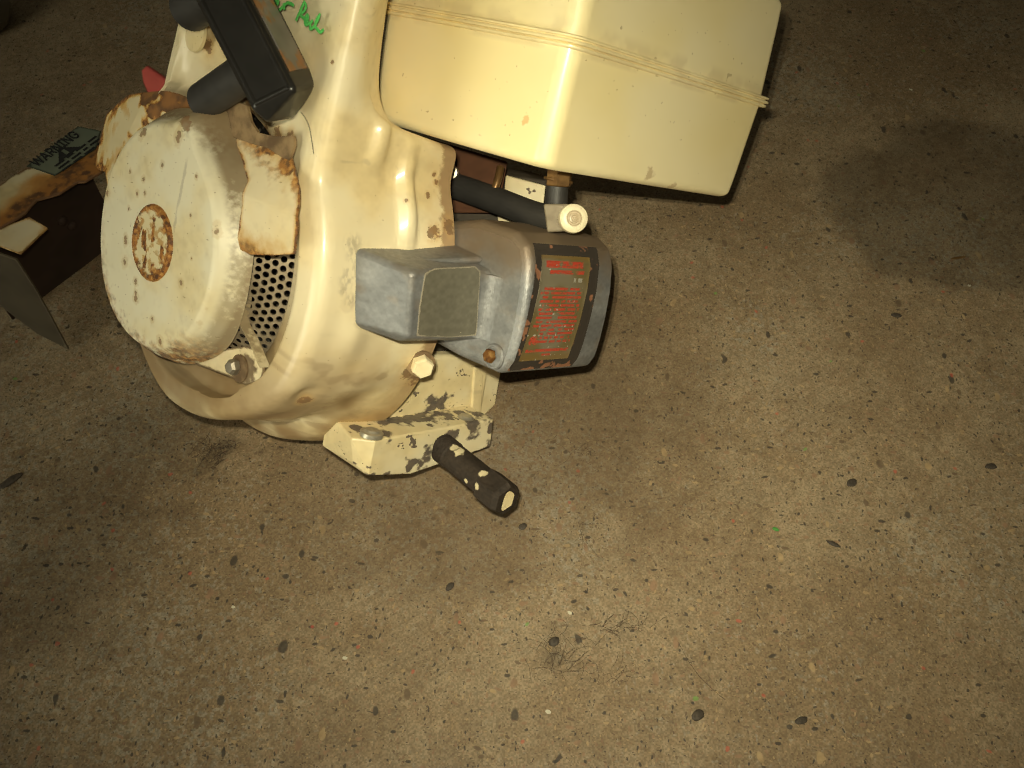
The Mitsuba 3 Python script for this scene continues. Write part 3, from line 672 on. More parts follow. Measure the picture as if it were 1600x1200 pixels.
# curved label band on the outer face
ring = pm.exterior; ring = ring if ring.is_ccw else shapely.LinearRing(list(ring.coords)[::-1])
pr = np.array([ring.interpolate(s, normalized=True).coords[0] for s in np.linspace(0, 1, 1200, endpoint=False)])
sel = pr[(pr[:, 0] > .200)]; sel = sel[np.argsort(sel[:, 1])]           # from the bottom to the top of the outer face
def outer_at(u, lift):
    i = np.interp(u, sel[:, 1], np.arange(len(sel))); b = np.interp(u, sel[:, 1], sel[:, 0])
    db = np.gradient(np.convolve(np.pad(sel[:, 0], 20, "edge"), np.ones(41) / 41, "valid"), sel[:, 1]); g = np.interp(u, sel[:, 1], db)
    nn = np.sqrt(1 + g * g); return b + lift / nn, u - lift * g / nn
def band(a0, a1, u0, u1, lift, na=14, nu=40, skew=0.0, thick=.0006):
    U_, A_ = np.meshgrid(np.linspace(0, 1, nu), np.linspace(0, 1, na), indexing="ij")
    us = u0 + (u1 - u0) * U_; as_ = a0 + (a1 - a0) * A_ + skew * (1 - U_)
    b, u = outer_at(us.ravel(), lift); top = np.c_[as_.ravel(), b, u]
    b, u = outer_at(us.ravel(), lift - thick); bot = np.c_[as_.ravel(), b, u]
    F = grid_faces(nu, na); F = np.vstack([F, F[:, ::-1] + len(top)])
    idx = np.arange(nu * na).reshape(nu, na); bd = np.r_[idx[0], idx[1:, -1], idx[-1, ::-1][1:], idx[::-1, 0][1:]]
    j = np.roll(bd, -1); n0 = len(top)
    F = np.vstack([F, np.c_[bd, bd + n0, j], np.c_[j, bd + n0, j + n0]])
    uv = np.c_[A_.ravel(), U_.ravel()]
    m_ = trimesh.Trimesh(np.vstack([top, bot]), F, process=False)
    return m_, np.vstack([uv, uv])
def band_col(p, n, uv):
    q = loc(p); a = fbm(q[0] * 150, q[1] * 150, q[2] * 150, 3)
    ed = dr.minimum(dr.minimum(uv.x, 1 - uv.x) * 1.0, dr.minimum(uv.y, 1 - uv.y))
    m = smoothstep(.66, .74, a + .16 * (1 - smoothstep(.0, .09, uv.y)) + .08 * (1 - smoothstep(0, .09, uv.x)))
    return mix((.034, .027, .022), (.22, .10, .055), m)
bsdf("black_band", band_col, .5, .4)
def print_col(p, n, uv):
    q = loc(p); x, y = uv.x, 1 - uv.y
    a = fbm(q[0] * 200, q[1] * 200, q[2] * 200, 3)
    c = mix((.165, .125, .055), (.20, .17, .115), smoothstep(.4, .6, fbm(q[0] * 40, q[1] * 40, q[2] * 40, 2)))
    c = mix(c, (.19, .115, .03), .7 * (1 - smoothstep(.02, .12, dr.minimum(1 - y, dr.minimum(y * 2, (1 - x) * 3 + .05)))))
    ink = mi.Float(0)
    # two heading lines, then small lines of text, too worn and too small to read
    def line(y0, hgt, x0, x1, cells, fillv, seed):
        inside = dr.select((y > y0) & (y < y0 + hgt) & (x > x0) & (x < x1), 1.0, 0.0)
        cx = x * cells; stroke = smoothstep(.18, .3, noise(cx * 2.3, y * 260, seed))
        gap = dr.select(cell_rand(dr.floor(cx), mi.Float(seed)) < fillv, 1.0, 0.0)
        return inside * gap * stroke
    ink = dr.maximum(ink, line(.045, .060, .08, .90, 13, .96, 1)); ink = dr.maximum(ink, line(.125, .035, .17, .88, 16, .93, 2))
    for k in range(14):
        lo = [.10, .04, .10, .06, .13, .07, .10, .06, .08, .05, .15, .22, .25, .20][k]
        hi = [.84, .88, .90, .86, .90, .92, .84, .90, .93, .90, .92, .90, .86, .9][k]
        ink = dr.maximum(ink, line(.285 + .0395 * k, .024, lo, hi, 24, .86, 3 + k))
    ink = dr.maximum(ink, line(.885, .03, .05, .92, 19, .93, 19)); ink = dr.maximum(ink, line(.935, .02, .40, .58, 17, .95, 20))
    logo = dr.sqrt(dr.square((x - .14) * 1.0) + dr.square((y - .80) * 2.0)); ink = dr.maximum(ink, (1 - smoothstep(.085, .10, dr.abs(logo - .0))) * smoothstep(.3, .5, noise(x * 45, y * 90, 5)))
    c = mix(c, mix((.56, .055, .03), (.40, .07, .04), a), ink * smoothstep(.22, .42, a))
    c = mix(c, (.42, .40, .34), line(.195, .038, .64, .86, 22, .75, 31) * .8)
    scr = smoothstep(.90, .94, noise(q[0] * 600, q[1] * 200, q[2] * 330))
    return mix(c, (.55, .52, .45), .8 * scr)
bsdf("red_print", print_col, .36, .5, metallic=.3)
bm_, buv = band(-.1495, -.2200, -.0265, .0605, .0006, skew=.006)
put("label_band", bm_, "black_band", SH, smooth=True, uv=buv, label="black painted band with rusty edges round the printed plate")
lb_, luv_ = band(-.1550, -.2085, -.0185, .0540, .0011, skew=.007)
put("printed_plate", lb_, "red_print", SH, smooth=True, uv=luv_, label="dull metal plate with worn red print")
# bolt in its round boss, low on the front face
pbz = at((772, 557), 0, MA0 + .0005)
put("boss", lathe(pbz - [.004, 0, 0], [1, 0, 0], [(0, 0), (.0090, 0), (.0090, .0045), (.0082, .0055), (.0070, .0056), (.0066, .0050), (0, .005)], 36), "cast_aluminium", SH, smooth=30)
put("bolt", lathe(pbz + [.0015, -.0015, 0], [1, -.1, 0], [(0, 0), (.0050, 0), (.0052, .0008), (.0048, .0034), (.0034, .0048), (0, .005)], 6), "rust", SH, smooth=25, label="rusty bolt head in a round boss")
pq = at((926, 560), 1, .2215)
put("lug", rbox([pq + [.006, -.010, .003], pq + [.006, -.010, -.004], pq + [.001, -.005, .002], pq + [.001, -.004, -.003], pq + [.001, -.02, .002], pq + [.001, -.02, -.003]], .003, 12), "cast_aluminium", SH, smooth=30)

# ---- crankcase, foot and drain pipe
foot_chips = [(at(px, 1, .139), r) for px, r in [((665, 705), .007), ((640, 720), .007), ((650, 728), .006), ((700, 680), .008), ((735, 668), .009), ((755, 700), .004), ((740, 708), .004), ((575, 742), .004)]]
foot_chips += [(at(px, 1, .139), r) for px, r in [((600, 738), .0035), ((618, 736), .003), ((590, 700), .0025), ((760, 690), .005), ((764, 665), .004), ((685, 705), .006), ((560, 722), .004)]]
foot_chips += [(at(px, 2, -.1075), r) for px, r in [((560, 672), .008), ((590, 678), .009), ((620, 664), .009), ((645, 660), .008), ((690, 655), .010), ((720, 655), .010), ((745, 660), .009), ((765, 662), .008), ((600, 665), .006), ((670, 665), .008), ((660, 655), .008)]]
bsdf("foot_paint", chipped((.66, .585, .40), foot_chips, thr=.66), .4, .4)
wall_chips = [(at(px, 1, .108), r) for px, r in [((670, 632), .008), ((685, 628), .009), ((700, 640), .006), ((690, 615), .005), ((655, 648), .005), ((640, 638), .003), ((715, 645), .006), ((675, 595), .002), ((672, 605), .002)]]
bsdf("case_paint", chipped((.66, .585, .40), wall_chips, thr=.70), .4, .4)
CC = EN + "__crankcase"
yb = .108
core = [at((618, 690), 1, yb), at((600, 560), 1, yb), at((757, 560), 1, yb), at((742, 652), 1, yb)]
case = []
for e in core: case += [e, e * [1, 0, 1] + [0, -.09, 0]]
put("crankcase", rbox(case, .004, 12), "case_paint", EN, smooth=30, label="cream crankcase wall with large dark paint chips above the foot")
rid = [at((742, 575), 1, yb + .004), at((752, 575), 1, yb + .004), at((736, 652), 1, yb + .004), at((747, 654), 1, yb + .004)]
put("rib", rbox([v for e in rid for v in (e, e - [0, .03, 0])], .002, 10), "case_paint", CC, smooth=30)
wing = [at((754, 572), 1, yb - .006), at((780, 572), 1, yb - .006), at((776, 592), 1, yb - .006), at((768, 640), 1, yb - .006), at((750, 656), 1, yb - .006)]
put("end_cover", rbox([v for e in wing for v in (e, e - [0, .07, 0])], .002, 10), "case_paint", CC, smooth=30)
put("engine_block", rbox([(-.150, -.10, -.06), (-.150, .10, -.06), (-.150, -.10, .10), (-.150, .03, .10), (-.285, -.07, -.055), (-.285, .09, -.055), (-.285, -.07, .08), (-.285, .03, .08)], .006, 10), "dark_steel", EN, smooth=30)
# foot: a chamfered bar
fb_, ub, bw = .14, -.1065, .108
p1, p2, p3 = at((584, 690), 1, fb_), at((575, 738), 1, fb_), at((640, 736), 1, fb_)
p4, p5, p6 = at((766, 657), 1, fb_), at((762, 694), 1, fb_), at((722, 706), 1, fb_)
e1, e2 = at((551, 687), 1, fb_ - .010), at((554, 720), 1, fb_ - .010)
fpts = [p1, p2, p3, p4, p5, p6]
back = [np.array([v[0], bw - .02, v[2] + .001]) for v in fpts]
put("foot", rbox(fpts + back + [e1, e2], .0022, 12), "foot_paint", CC, smooth=28, label="cream mounting foot with dark chipped edges")
FT = CC  # bolts sit on the foot
bsdf("bright_bolt", lambda p, n, uv: mix((.30, .27, .21), (.48, .44, .35), fbm(p.x * 300, p.y * 300, p.z * 300, 3)), .35, .5, metallic=.6)
for px in ((581, 675), (728, 653)):
    pz = at(px, 2, ub + .0035)
    put("bolt", lathe(pz - [0, 0, .003], [0, 0, 1], [(0, 0), (.0088, 0), (.0088, .0032), (.0068, .0036), (.0060, .0040), (.0050, .0052), (0, .0055)], 30), "bright_bolt", CC, smooth=25)
# drain pipe along b from the foot's face
def pipe_col(p, n, uv):
    q = loc(p); a = fbm(q[0] * 160, q[1] * 160, q[2] * 160, 4); g = fbm(q[0] * 600, q[1] * 600, q[2] * 600, 2)
    c = mix((.015, .011, .008), (.036, .025, .017), a) * (.7 + .6 * g)
    return mix(c, (.52, .44, .27), dr.maximum(smoothstep(.84, .86, a), spots(q, PCHIP, 3.0, .3, 240.0)))
g0, g1 = at((688, 697), 1, fb_), None
dpx = None
for L in np.linspace(.05, .13, 81):
    e = g0 + np.array([.004, L, -.012 * L / .1]); P = RE @ e + OE; x = 800 + FPX * P[0] / P[2]
    if x > 786: break
g1 = e
gd = (g1 - g0) / np.linalg.norm(g1 - g0)
PCHIP = [(g0 + gd * .026 + np.array([.004, 0, .0095]), .0042), (g0 + gd * .020 + np.array([.004, 0, .0095]), .0034), (g0 + gd * .045 + np.array([.010, 0, -.003]), .0022), (g1 - gd * .020 + np.array([.006, 0, .009]), .0035), (g1 - gd * .018 + np.array([.011, 0, .001]), .003)]
bsdf("black_pipe", pipe_col, .75, .3, bump=lambda p, n, uv: .0009 * fbm(p.x * 420, p.y * 420, p.z * 420, 3), eps=4e-4)
GL = np.linalg.norm(g1 - g0)
thr_ = []
for k in range(6): thr_ += [(.0098, .0005 + k * .0026), (.0116, .0016 + k * .0026), (.0116, .0019 + k * .0026)]
put("drain_pipe", lathe(g0 - gd * .006, gd, [(0, 0), (.0105, 0), (.0105, .006)] + [(r, z + .006) for r, z in thr_] + [(.0106, .0225), (.0110, .026), (.0110, .03), (.0110, GL - .014), (0, GL - .012)], 36), "black_pipe", EN, smooth=28, label="black grimy drain pipe with a hexagonal end")
DPN = EN + "__drain_pipe"
hx, hy, hd = frame(gd)
hb = g1 - gd * .0185
put("hex_cap", hexhead(hb, gd, .0140, .0235, .62), "black_pipe", DPN, smooth=False)
chip = [(.0088 * math.cos(t) * (1 + .18 * math.sin(3 * t + 1)) * .9, .0066 * math.sin(t) * (1 + .22 * math.cos(2 * t + .5))) for t in np.linspace(0, 2 * np.pi, 26, endpoint=False)]
bsdf("flaked_paint", lambda p, n, uv: cream(loc(p), .15, (.70, .61, .40)), .4, .4)
ce = hb + gd * .0236
cm, cuv = sheet(chip, lambda x, y: ce + np.outer(x, np.array([.25, 0, .97]) - gd * .0) + np.outer(y, np.array([.97, 0, -.25])), .0004, .002, side=-1.0)
cm.vertices[:] = cm.vertices - np.outer((cm.vertices - ce) @ gd, gd) + np.outer(np.tile([.0004], len(cm.vertices)), gd)
put("paint_flake", cm, "flaked_paint", DPN, smooth=False, label="patch of cream paint left on the pipe's hexagonal end")
# bolt that holds the housing
ph_ = at((660, 573), 0, -.128)
hr = np.array([.45, .85, -.15])
put("housing_bolt", hexhead(ph_ - hr * .004, hr, .0082, .0085, .5), "flaked_paint", EN, smooth=False, label="cream painted hexagonal bolt at the housing's lower right edge")
put("washer", lathe(ph_ - hr * .0055, hr, [(0, 0), (.0104, 0), (.0104, .002), (0, .002)], 28), "dirty_metal", EN + "__housing_bolt", smooth=25)

# ---- fuel tap, hose and what shows under the tank
bsdf("black_rubber", lambda p, n, uv: mix((.016, .0155, .0155), (.036, .033, .030), fbm(p.x * 60, p.y * 60, p.z * 60, 4)), .48, .5)
hp = [ad((640, 270), .80), ad((715, 292), .775), ad((780, 315), .748), ad((835, 336), .728), ad((868, 343), .718)]
put("hose", tube(spline(hp, 30), .0100, 22), "black_rubber", EN, smooth=60, label="dark grey rubber hose under the fuel tank")
HS = EN + "__fuel_tap"
vd = -(RE.T @ ray((896, 341))); vd /= np.linalg.norm(vd)
vax = vd + np.array([-.10, .12, .10]); vax /= np.linalg.norm(vax)
vc = ad((897, 341), .690)
def knob_col(p, n, uv):
    q = loc(p); d = dr.sqrt(sum(dr.square(q[i] - float(vc[i])) for i in range(3)))
    a = fbm(q[0] * 160, q[1] * 160, q[2] * 160, 3)
    c = cream(q, .35, (.62, .545, .37))
    c = mix(c, (.30, .22, .13), .8 * (1 - smoothstep(.0048, .0062, dr.abs(d - .0032) + .003)) + .6 * smoothstep(.62, .66, a))
    return c
bsdf("knob_paint", knob_col, .4, .4)
bsdf("tap_metal", lambda p, n, uv: mix((.11, .085, .055), (.24, .20, .14), fbm(p.x * 160, p.y * 160, p.z * 160, 3)), .6, .3, metallic=.2)
bsdf("brass", lambda p, n, uv: mix((.10, .05, .02), (.26, .15, .055), fbm(p.x * 200, p.y * 200, p.z * 200, 3)), .4, .5, metallic=.6)
bx = [ad(px, d) for px in [(853, 322), (886, 322), (858, 360), (884, 358)] for d in (.700, .722)]
put("fuel_tap", rbox(bx, .0016, 10), "tap_metal", EN, smooth=30, label="metal fuel tap with a round cream knob")
put("knob", lathe(vc - vax * .012, vax, [(0, 0), (.0085, 0), (.0100, .003), (.0104, .008), (.0098, .0112), (.0080, .0124), (.0052, .0126), (.0048, .0118), (.0036, .0118), (.0034, .0130), (.0022, .0132), (.0018, .0124), (.0009, .0124), (.0006, .013), (0, .013)], 40), "knob_paint", HS, smooth=30, label="round cream knob facing the camera")
put("stem", rod(ad((869, 326), .712), ad((871, 286), .706), .0080, 24), "black_rubber", HS, smooth=40, label="black sleeve between the tap and the tank")
put("fitting", rod(ad((873, 291), .703), ad((875, 262), .700), .0092, 6, .0008), "brass", HS, smooth=25, label="brass fitting under the tank")
put("collar", rod(ad((872, 284), .705), ad((873, 279), .7045), .0106, 28, .0006), "brass", HS, smooth=30)
# rusty bracket, rods and cream lever behind the hose
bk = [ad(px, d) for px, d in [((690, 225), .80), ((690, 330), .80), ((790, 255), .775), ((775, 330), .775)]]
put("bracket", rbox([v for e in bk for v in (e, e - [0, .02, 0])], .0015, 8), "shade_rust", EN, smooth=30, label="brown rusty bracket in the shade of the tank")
put("brass_rod", tube(spline([ad((782, 262), .752), ad((775, 290), .748), ad((768, 310), .750)], 10), .0030, 12), "brass", EN, smooth=60)
lev = [ad(px, d) for px, d in [((804, 280), .770), ((850, 292), .760), ((801, 318), .768), ((846, 330), .758)]]
put("lever", rbox([v for e in lev for v in (e, e - [0, .008, 0])], .0012, 8), "case_paint", EN, smooth=30, label="short cream lever behind the hose")
lv2 = [ad(px, d) for px, d in [((790, 330), .775), ((828, 348), .766), ((792, 352), .775), ((826, 358), .766)]]
put("lever", rbox([v for e in lv2 for v in (e, e - [0, .008, 0])], .0012, 8), "case_paint", EN, smooth=30)
put("bolt", lathe(ad((706, 270), .772), vd, [(0, 0), (.0056, 0), (.0060, .002), (.0050, .007), (0, .0075)], 20), "bright_bolt", EN, smooth=30)
cb = [ad(px, d) for px, d in [((690, 300), .815), ((800, 280), .80), ((880, 290), .79), ((700, 400), .80), ((880, 380), .78)]]
put("carburettor", rbox([v for e in cb for v in (e, e - [0, .04, 0])], .003, 10), "dark_steel", EN, smooth=30)

# ---- black handle: a bar on two round posts
bsdf("black_plastic", lambda p, n, uv: mix((.008, .0075, .007), (.018, .016, .014), fbm(p.x * 90, p.y * 90, p.z * 90, 4)), .34, .5)
bsdf("worn_steel", lambda p, n, uv: mix(mix((.16, .145, .125), (.30, .28, .25), fbm(p.x * 60, p.y * 60, p.z * 60, 3)), (.34, .17, .07), smoothstep(.52, .66, fbm(p.x * 75 + 3, p.y * 75, p.z * 75, 3))), .45, .5, metallic=.45)
HN = EN + "__handle"
d0, d1 = .600, .612
A0, A1 = ad((404, 164), d0), ad((262, -110), d1)      # left edge of the dark face: bottom, top
B0, B1 = ad((455, 139), d0 - .006), ad((312, -140), d1 - .006)
C0, C1 = ad((483, 132), d0 + .024), ad((343, -150), d1 + .024)
D0, D1 = ad((452, 174), d0 + .026), ad((288, -110), d1 + .030)
def shrink(p, q): return p + (q - p) * .03
put("handle", rbox([A0, B0, C0, D0, A1, B1, C1, D1, ad((420, 179), d0 + .004), ad((444, 172), d0 + .010)], .0044, 18), "black_plastic", EN, smooth=30, label="black plastic bar handle with a worn metal side, on two round posts")
for pa_, pb__ in ((A0, A1), (B0, B1), (A0, B0)):
    nf = np.cross(A1 - A0, B0 - A0); nf /= np.linalg.norm(nf); nf = nf if nf @ (A0 - C0) > 0 else -nf
    put("rim", tube(np.linspace(pa_ + nf * .0030, pb__ + nf * .0030, 12), .0021, 14), "black_plastic", HN, smooth=60)
nS = np.cross(B1 - B0, C0 - B0); nS /= np.linalg.norm(nS)
if nS @ (B0 - A0) < 0: nS = -nS
t0, t1, w0, w1 = .075, .97, .0, .92
q = [B0 + t0 * (B1 - B0) + w0 * (C0 - B0), B0 + t0 * (B1 - B0) + w1 * (C0 - B0), B0 + t1 * (B1 - B0) + w1 * (C0 - B0), B0 + t1 * (B1 - B0) + w0 * (C0 - B0)]
put("metal_side", rbox([v + nS * k for v in q for k in (.0040, .0050)], .0004, 6), "worn_steel", HN, smooth=30, label="worn bare metal strip along the handle's side")
for i, (pa, da, pb_, db_, rad) in enumerate([((404, 100), .626, (316, 160), .680, .0126), ((350, -20), .640, (294, 16), .676, .0150)]):
    a_, b_2 = ad(pa, da), ad(pb_, db_); L = np.linalg.norm(b_2 - a_)
    put("post", lathe(a_, b_2 - a_, [(0, 0), (rad, 0), (rad, L * .9), (rad * 1.0, L - .003), (rad - .003, L), (0, L)], 36), "black_rubber", HN, smooth=35)
pw = at((308, 54), 0, -.0262)
put("washer", lathe(pw, [1, 0, 0], [(0, 0), (.0125, 0), (.0120, .0022), (.008, .0026), (0, .0026)], 28), "flaked_paint", HN, smooth=30)

# green handwriting on the housing
bsdf("green_ink", lambda p, n, uv: mix((.06, .36, .08), (.11, .50, .11), noise(p.x * 900, p.y * 900, p.z * 900)), .6, .2)
def hand(strokes):
    ms = []
    for s in strokes:
        P = spline([at((250 + x / 4, y / 4), 0, -.0222) for x, y in s], max(8, 5 * len(s)))
        ms.append(tube(P, .0011, 8))
    m = trimesh.util.concatenate(ms); m.vertices[:, 0] = -.0222 + (m.vertices[:, 0] + .0222) * .25
    return m
put("handwriting", hand([
    [(690, -90), (680, -40), (672, 20), (690, 42), (705, 20)], [(655, -30), (710, -20)], [(705, 40), (728, 8), (742, 12), (730, 30), (722, 52), (742, 62), (765, 40)],
    [(772, 20), (776, 60)], [(774, 40), (800, 18), (835, 36)],
    [(905, 5), (880, 60), (850, 128)], [(880, 60), (905, 20), (912, 45), (890, 78)], [(890, 78), (880, 90), (900, 112)],
    [(905, 140), (925, 112), (920, 92), (905, 120), (912, 155), (935, 135)], [(955, 130), (938, 150), (940, 180), (962, 165), (985, 125), (1000, 85)], [(992, 100), (968, 160), (985, 185), (1000, 200), (1022, 182)]]),
    "green_ink", EN + "__blower_housing", smooth=60, label="green handwriting of which Red can be read")

# ------------------------------------------------------------------ sheet metal guard behind the engine
GD = "sheet_metal_guard"
labels[GD] = {"label": "rusty cream sheet metal guard with a grey green warning sticker, standing behind the starter cover", "category": "guard"}
def wsheet(name, pts3, thick, res, bs, lab=None, rough=.001, seed=1, flip=1.0):
    """sheet on the plane through world points"""
    P = np.array(pts3); o = P[0]; x = P[1] - o; x /= np.linalg.norm(x)
    n = np.zeros(3)
    for i in range(len(P)): n += np.cross(P[i] - o, P[(i + 1) % len(P)] - o)
    n /= np.linalg.norm(n); x -= n * (x @ n); x /= np.linalg.norm(x); y = np.cross(n, x)
    pl_ = [((p - o) @ x, (p - o) @ y) for p in P]
    m, uv = sheet(pl_, lambda a, b: o + np.outer(a, x) + np.outer(b, y), thick, res, rough=rough, seed=seed, side=flip)
    return put(name, m, bs, GD, smooth=True, uv=uv, label=lab, engine=False), o, x, y, n
HG = .115
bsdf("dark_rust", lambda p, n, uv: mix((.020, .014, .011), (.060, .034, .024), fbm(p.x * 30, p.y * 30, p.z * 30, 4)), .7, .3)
wl, wr = ah((20, 500), 0), ah((190, 372), 0)
topl, topr = wl + [0, 0, HG], wr + [0, 0, HG]
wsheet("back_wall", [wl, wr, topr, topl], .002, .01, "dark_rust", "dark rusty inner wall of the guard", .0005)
band_px = [(-60, 345), (0, 357), (40, 333), (57, 313), (72, 309), (92, 303), (120, 285), (133, 284), (160, 268), (195, 248), (190, 208), (157, 224), (124, 238), (84, 262), (42, 262), (0, 288), (-60, 320)]
_, og, xg, yg, ng = wsheet("top_flange", [ah(p, HG) for p in band_px], .0016, .006, "guard_paint", "rusty cream top flange of the guard", .0012, 4)
wsheet("corner_patch", [ah(p, HG - .004) for p in [(-40, 372), (0, 359), (47, 341), (75, 358), (52, 380), (33, 398), (0, 386), (-40, 392)]], .0016, .005, "leg_paint", None, .0006, 6)
bsdf("blade_metal", lambda p, n, uv: mix((.030, .024, .016), (.060, .048, .031), fbm(p.x * 40, p.y * 40, p.z * 40, 4)) * (1 + .8 * (1 - smoothstep(.0005, .002, uv.x))), .75, .12)
wsheet("end_plate", [ah((-40, 380), HG - .006), ah((0, 386), HG - .006), ah((33, 398), HG - .006), ah((62, 450), .075), ah((108, 544), .002), ah((60, 520), .008), ah((14, 470), .03), ah((-40, 440), .05)], .0016, .006, "blade_metal", "dull grey pointed end plate of the guard", .0004, 7)
for px in ((97, 345), (112, 352)):
    w_ = ah(px, 0); s_ = (wr - wl) / np.linalg.norm(wr - wl)
    dd = CR * ray(px)[0] + CD * ray(px)[1] + CF; nn = np.cross(s_, [0, 0, 1.0]); k = ((wl - CAM) @ nn) / (dd @ nn); pz = CAM + dd * k
    nn = nn if nn @ dd < 0 else -nn
    put("rivet", lathe(pz, nn, [(0, -.001), (.005, -.001), (.0048, .002), (.003, .0035), (0, .004)], 16), "dark_rust", GD, smooth=40, engine=False)
# sticker on the top flange
stk = [ah(p, HG + .0008) for p in [(42, 260), (122, 198), (158, 205), (150, 233), (86, 275)]]
bsdf("sticker_paper", lambda p, n, uv: mix((.105, .122, .09), (.15, .165, .12), fbm(p.x * 50, p.y * 50, p.z * 50, 3)) * (.35 + .65 * smoothstep(.0, .0022, uv.x)), .5, .4)
sk, so, sx, sy, sn = wsheet("warning_sticker", stk, .0006, .005, "sticker_paper", "grey green sticker that reads WARNING in black", 0)
bsdf("black_ink", (.02, .02, .02), .5, .3)
def lay(mesh2, p, ux, uy, lift):
    v = mesh2.vertices; m = mesh2.copy(); m.vertices = p + np.outer(v[:, 0], ux) + np.outer(v[:, 1], uy) + np.outer(lift + .3 * v[:, 2], [0, 0, 1.0]); return m
w0_, w1_ = ah((58, 262), HG + .001), ah((127, 212), HG + .001)
ux = w1_ - w0_; Lw = np.linalg.norm(ux); ux /= Lw; uy = np.cross([0, 0, 1.0], ux)
tmw = meshkit.text_mesh("WARNING", .0112, .001, bold=True); k = (Lw * .98) / tmw.extents[0]
tmw.vertices[:, 0] *= k; tmw.vertices[:, 1] *= 1.0
put("lettering", lay(tmw, w0_, ux, uy, .0006), "black_ink", sk, smooth=False, engine=False, label="black word WARNING on the sticker")
cT = ah((102, 238), HG + .001)
tri = Polygon([(-.012, -.006), (.012, -.006), (0, .009)]).difference(Polygon([(-.002, -.004), (.002, -.004), (.0016, .004), (-.0016, .004)]))
put("symbol", lay(trimesh.creation.extrude_polygon(tri, .001, engine="earcut"), cT, ux, uy, .0006), "black_ink", sk, smooth=False, engine=False, label="black triangle symbol on the sticker")
ln = []
for k in range(3):
    p_ = ah((90 + 8 * k, 262 - 3 * k), HG + .001) - uy * (.002 + .0055 * k) * 0 
    rng = np.random.default_rng(40 + k); x = 0.0
    base = ah((98, 268), HG + .001) + uy * (.0048 * k)
    while x < .046 - .004 * k:
        w = rng.uniform(.004, .012); ln.append(lay(trimesh.creation.box([w, .0022, .0008]), base + ux * (x + w / 2), ux, uy, .0009)); x += w + .003
put("small_print", trimesh.util.concatenate(ln), "black_ink", sk, smooth=False, engine=False)

# ------------------------------------------------------------------ small things on the floor
bsdf("red_plastic", lambda p, n, uv: mix((.36, .05, .045), (.46, .09, .07), fbm(p.x * 40, p.y * 40, p.z * 40, 3)), .4, .5)
rc = ah((250, 140), 0)
rp = [ah((226, 112), .03), ah((232, 107), .034), ah((262, 128), .035), ah((275, 150), .03), ah((236, 146), .012), ah((228, 128), .015), ah((262, 150), .0), ah((240, 138), .0)]
put("red_cap", rbox(rp, .003, 12), "red_plastic", smooth=30, engine=False, label="small faded red plastic piece on the floor behind the cream housing", category="plastic piece")
bsdf("grey_rubber", lambda p, n, uv: mix((.10, .085, .06), (.20, .17, .12), fbm(p.x * 25, p.y * 25, p.z * 25, 3)), .7, .3)
bc = ah((-12, 40), 0)
sph = trimesh.creation.icosphere(4, .5); sv = sph.vertices
sph.vertices = bc + np.c_[sv[:, 0] * .05, sv[:, 1] * .07, (sv[:, 2] + .42) * .035] * (1 + .25 * (meshkit.fbm(sv * 2.5, 3, 3) - .5))[:, None]
put("dusty_lump", sph, "grey_rubber", smooth=True, engine=False, label="dim grey brown rounded lump cut off by the left edge of the picture", category="lump")
bsdf("dark_bit", lambda p, n, uv: mix((.025, .020, .015), (.075, .058, .042), fbm(p.x * 500, p.y * 400, p.z * 400, 2)), .7, .3)
def pebble(px, la, lb, ang, seed):
    m = trimesh.creation.icosphere(2, 1.0); v = m.vertices
    v = v * (1 + .5 * (meshkit.fbm(v * 1.7 + seed * 3.1, 2, seed) - .5))[:, None]
    c, s = math.cos(ang), math.sin(ang); v = np.c_[v[:, 0] * la, v[:, 1] * lb, v[:, 2] * min(la, lb) * .35]
    v = np.c_[v[:, 0] * c - v[:, 1] * s, v[:, 0] * s + v[:, 1] * c, v[:, 2]]; v[:, 2] -= v[:, 2].min() + .0004
    return trimesh.Trimesh(ah(px, 0) + v, m.faces, process=False)
for px, la, lb, an_, lab in [((1090, 1118), .0052, .0036, .6, "dark oval grit stone with a hair leading to it, near the bottom of the floor"), ((1400, 493), .0048, .0026, -.2, "dark grit stone lying alone right of the printed plate"),
                        ((17, 752), .0105, .0036, .75, "dark brown scrap on the floor at the left edge"), ((1331, 755), .0050, .0034, .5, "dark grit stone at the right, left one of two in a row"),
                        ((1548, 729), .0050, .0028, .1, "dark flat grit stone near the right edge"), ((1252, 1126), .0046, .0026, .3, "dark grit stone at the bottom right, end of a short row"), ((817, 823), .0036, .0028, .4, "small dark grit stone just below the hexagonal pipe end"),
                        ((703, 917), .0042, .0026, .9, "dark slanted grit stone below and left of the drain pipe"), ((1302, 850), .0056, .0020, -.5, "thin dark splinter of grit right of the middle of the floor"), ((866, 1003), .0046, .0034, .5, "dark grit stone on top of the hair tangle")]:
    put("grit_stone", pebble(px, la, lb, an_, int(px[0])), "dark_bit", smooth=True, engine=False, label=lab, category="stone")
put("wood_chip", pebble((1497, 403), .0075, .0016, .2, 4), "brass", smooth=True, engine=False, label="pale brown chip on the edge of the dark patch at the right", category="chip")
bsdf("dull_green", (.07, .22, .05), .8, .2)
put("green_crumb", pebble((1212, 827), .0026, .0016, -.3, 9), "dull_green", smooth=True, engine=False, label="bright green paint crumb right of the middle of the floor", category="crumb")
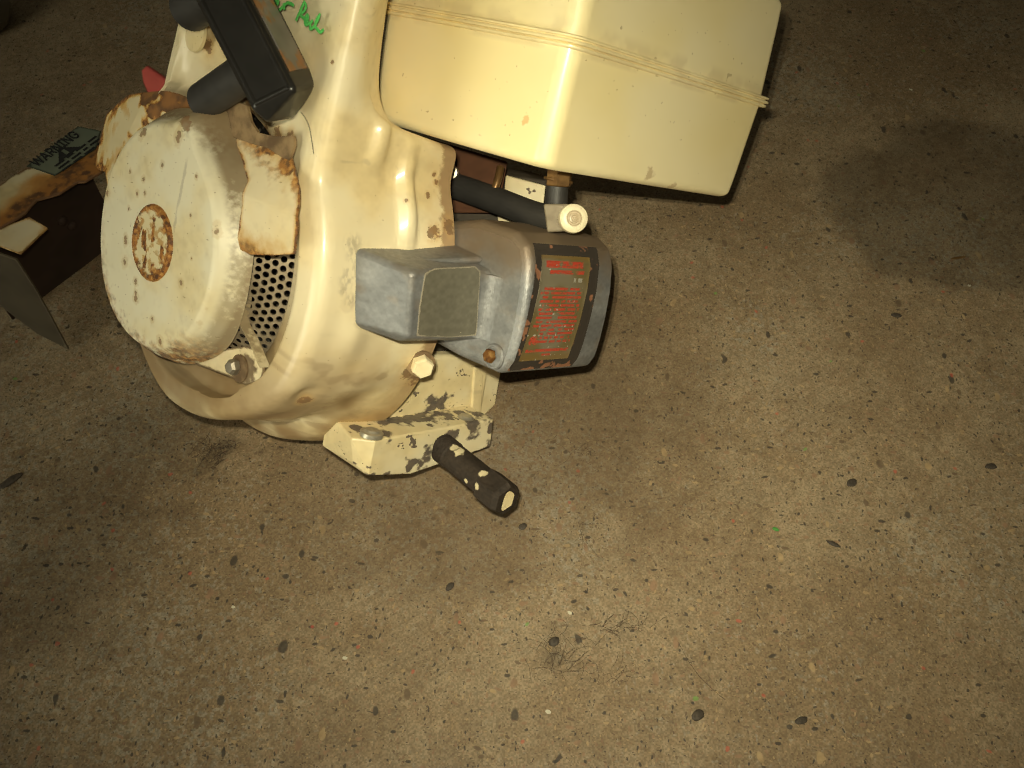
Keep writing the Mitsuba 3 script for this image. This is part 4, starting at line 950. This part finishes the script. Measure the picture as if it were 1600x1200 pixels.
# hair and lint
bsdf("hair", (.060, .043, .030), .7, .2)
def fibre(px, length, ang, curl, rng, r=.00022, h0=.0006):
    p = ah(px, 0); n = 12; a = ang; out = []
    for i in range(n):
        out.append([p[0], p[1], h0 + .0012 * abs(math.sin(i * .9 + curl))]); a += curl * rng.uniform(.2, 1.6) / n; p = p + np.array([math.cos(a), math.sin(a), 0]) * length / n
    return tube(out, r, 5)
rng = np.random.default_rng(11)
def clump(cx, cy, sx, sy, n, ln_, ang, da, r=.00020):
    return trimesh.util.concatenate([fibre((cx + rng.normal() * sx, cy + rng.normal() * sy), ln_ * rng.uniform(.4, 1.4), ang + rng.normal() * da, rng.normal() * 2.2, rng, r * rng.uniform(.7, 1.3)) for _ in range(n)])
put("hair_tangle", clump(862, 1030, 22, 20, 50, .020, .9, .9, .00010), "hair", smooth=True, engine=False, label="tangle of dark hair below the middle of the floor", category="hair")
put("hair_tangle", clump(968, 982, 22, 6, 24, .016, .1, .5, .00012), "hair", smooth=True, engine=False, label="small flat wisp of hair right of the large hair tangle", category="hair")
put("hair_tangle", clump(950, 1056, 26, 8, 16, .016, .2, .6, .00009), "hair", smooth=True, engine=False, label="thin scatter of hair lower right of the large hair tangle", category="hair")
put("hair_tangle", clump(332, 714, 14, 11, 46, .013, .75, .3, .00016), "hair", smooth=True, engine=False, label="dark strand of greasy lint left below the blower housing", category="lint")
put("hair", trimesh.util.concatenate([fibre((1062, 1010), .055, -1.25,   .7, rng, .00014)]), "hair", smooth=True, engine=False, label="single hair leading down to the dark oval stone", category="hair")
put("hair_tangle", clump(903, 812, 4, 22, 8, .028, -1.4, .3, .00009), "hair", smooth=True, engine=False, label="few fine dark hairs right of the pipe's end", category="hair")
put("hair_tangle", clump(900, 700, 26, 10, 16, .022, -.1, .6, .00010), "hair", smooth=True, engine=False, label="faint fine hairs on the floor right of the foot", category="hair")
put("hair", fibre((455, 210), .0, 0, 0, rng) if False else tube(spline([at(p, 0, -.0225) for p in [(470, 175), (482, 195), (487, 220), (490, 240)]], 12), .0002, 5), "hair", EN + "__blower_housing", smooth=True, label="hair stuck to the housing")
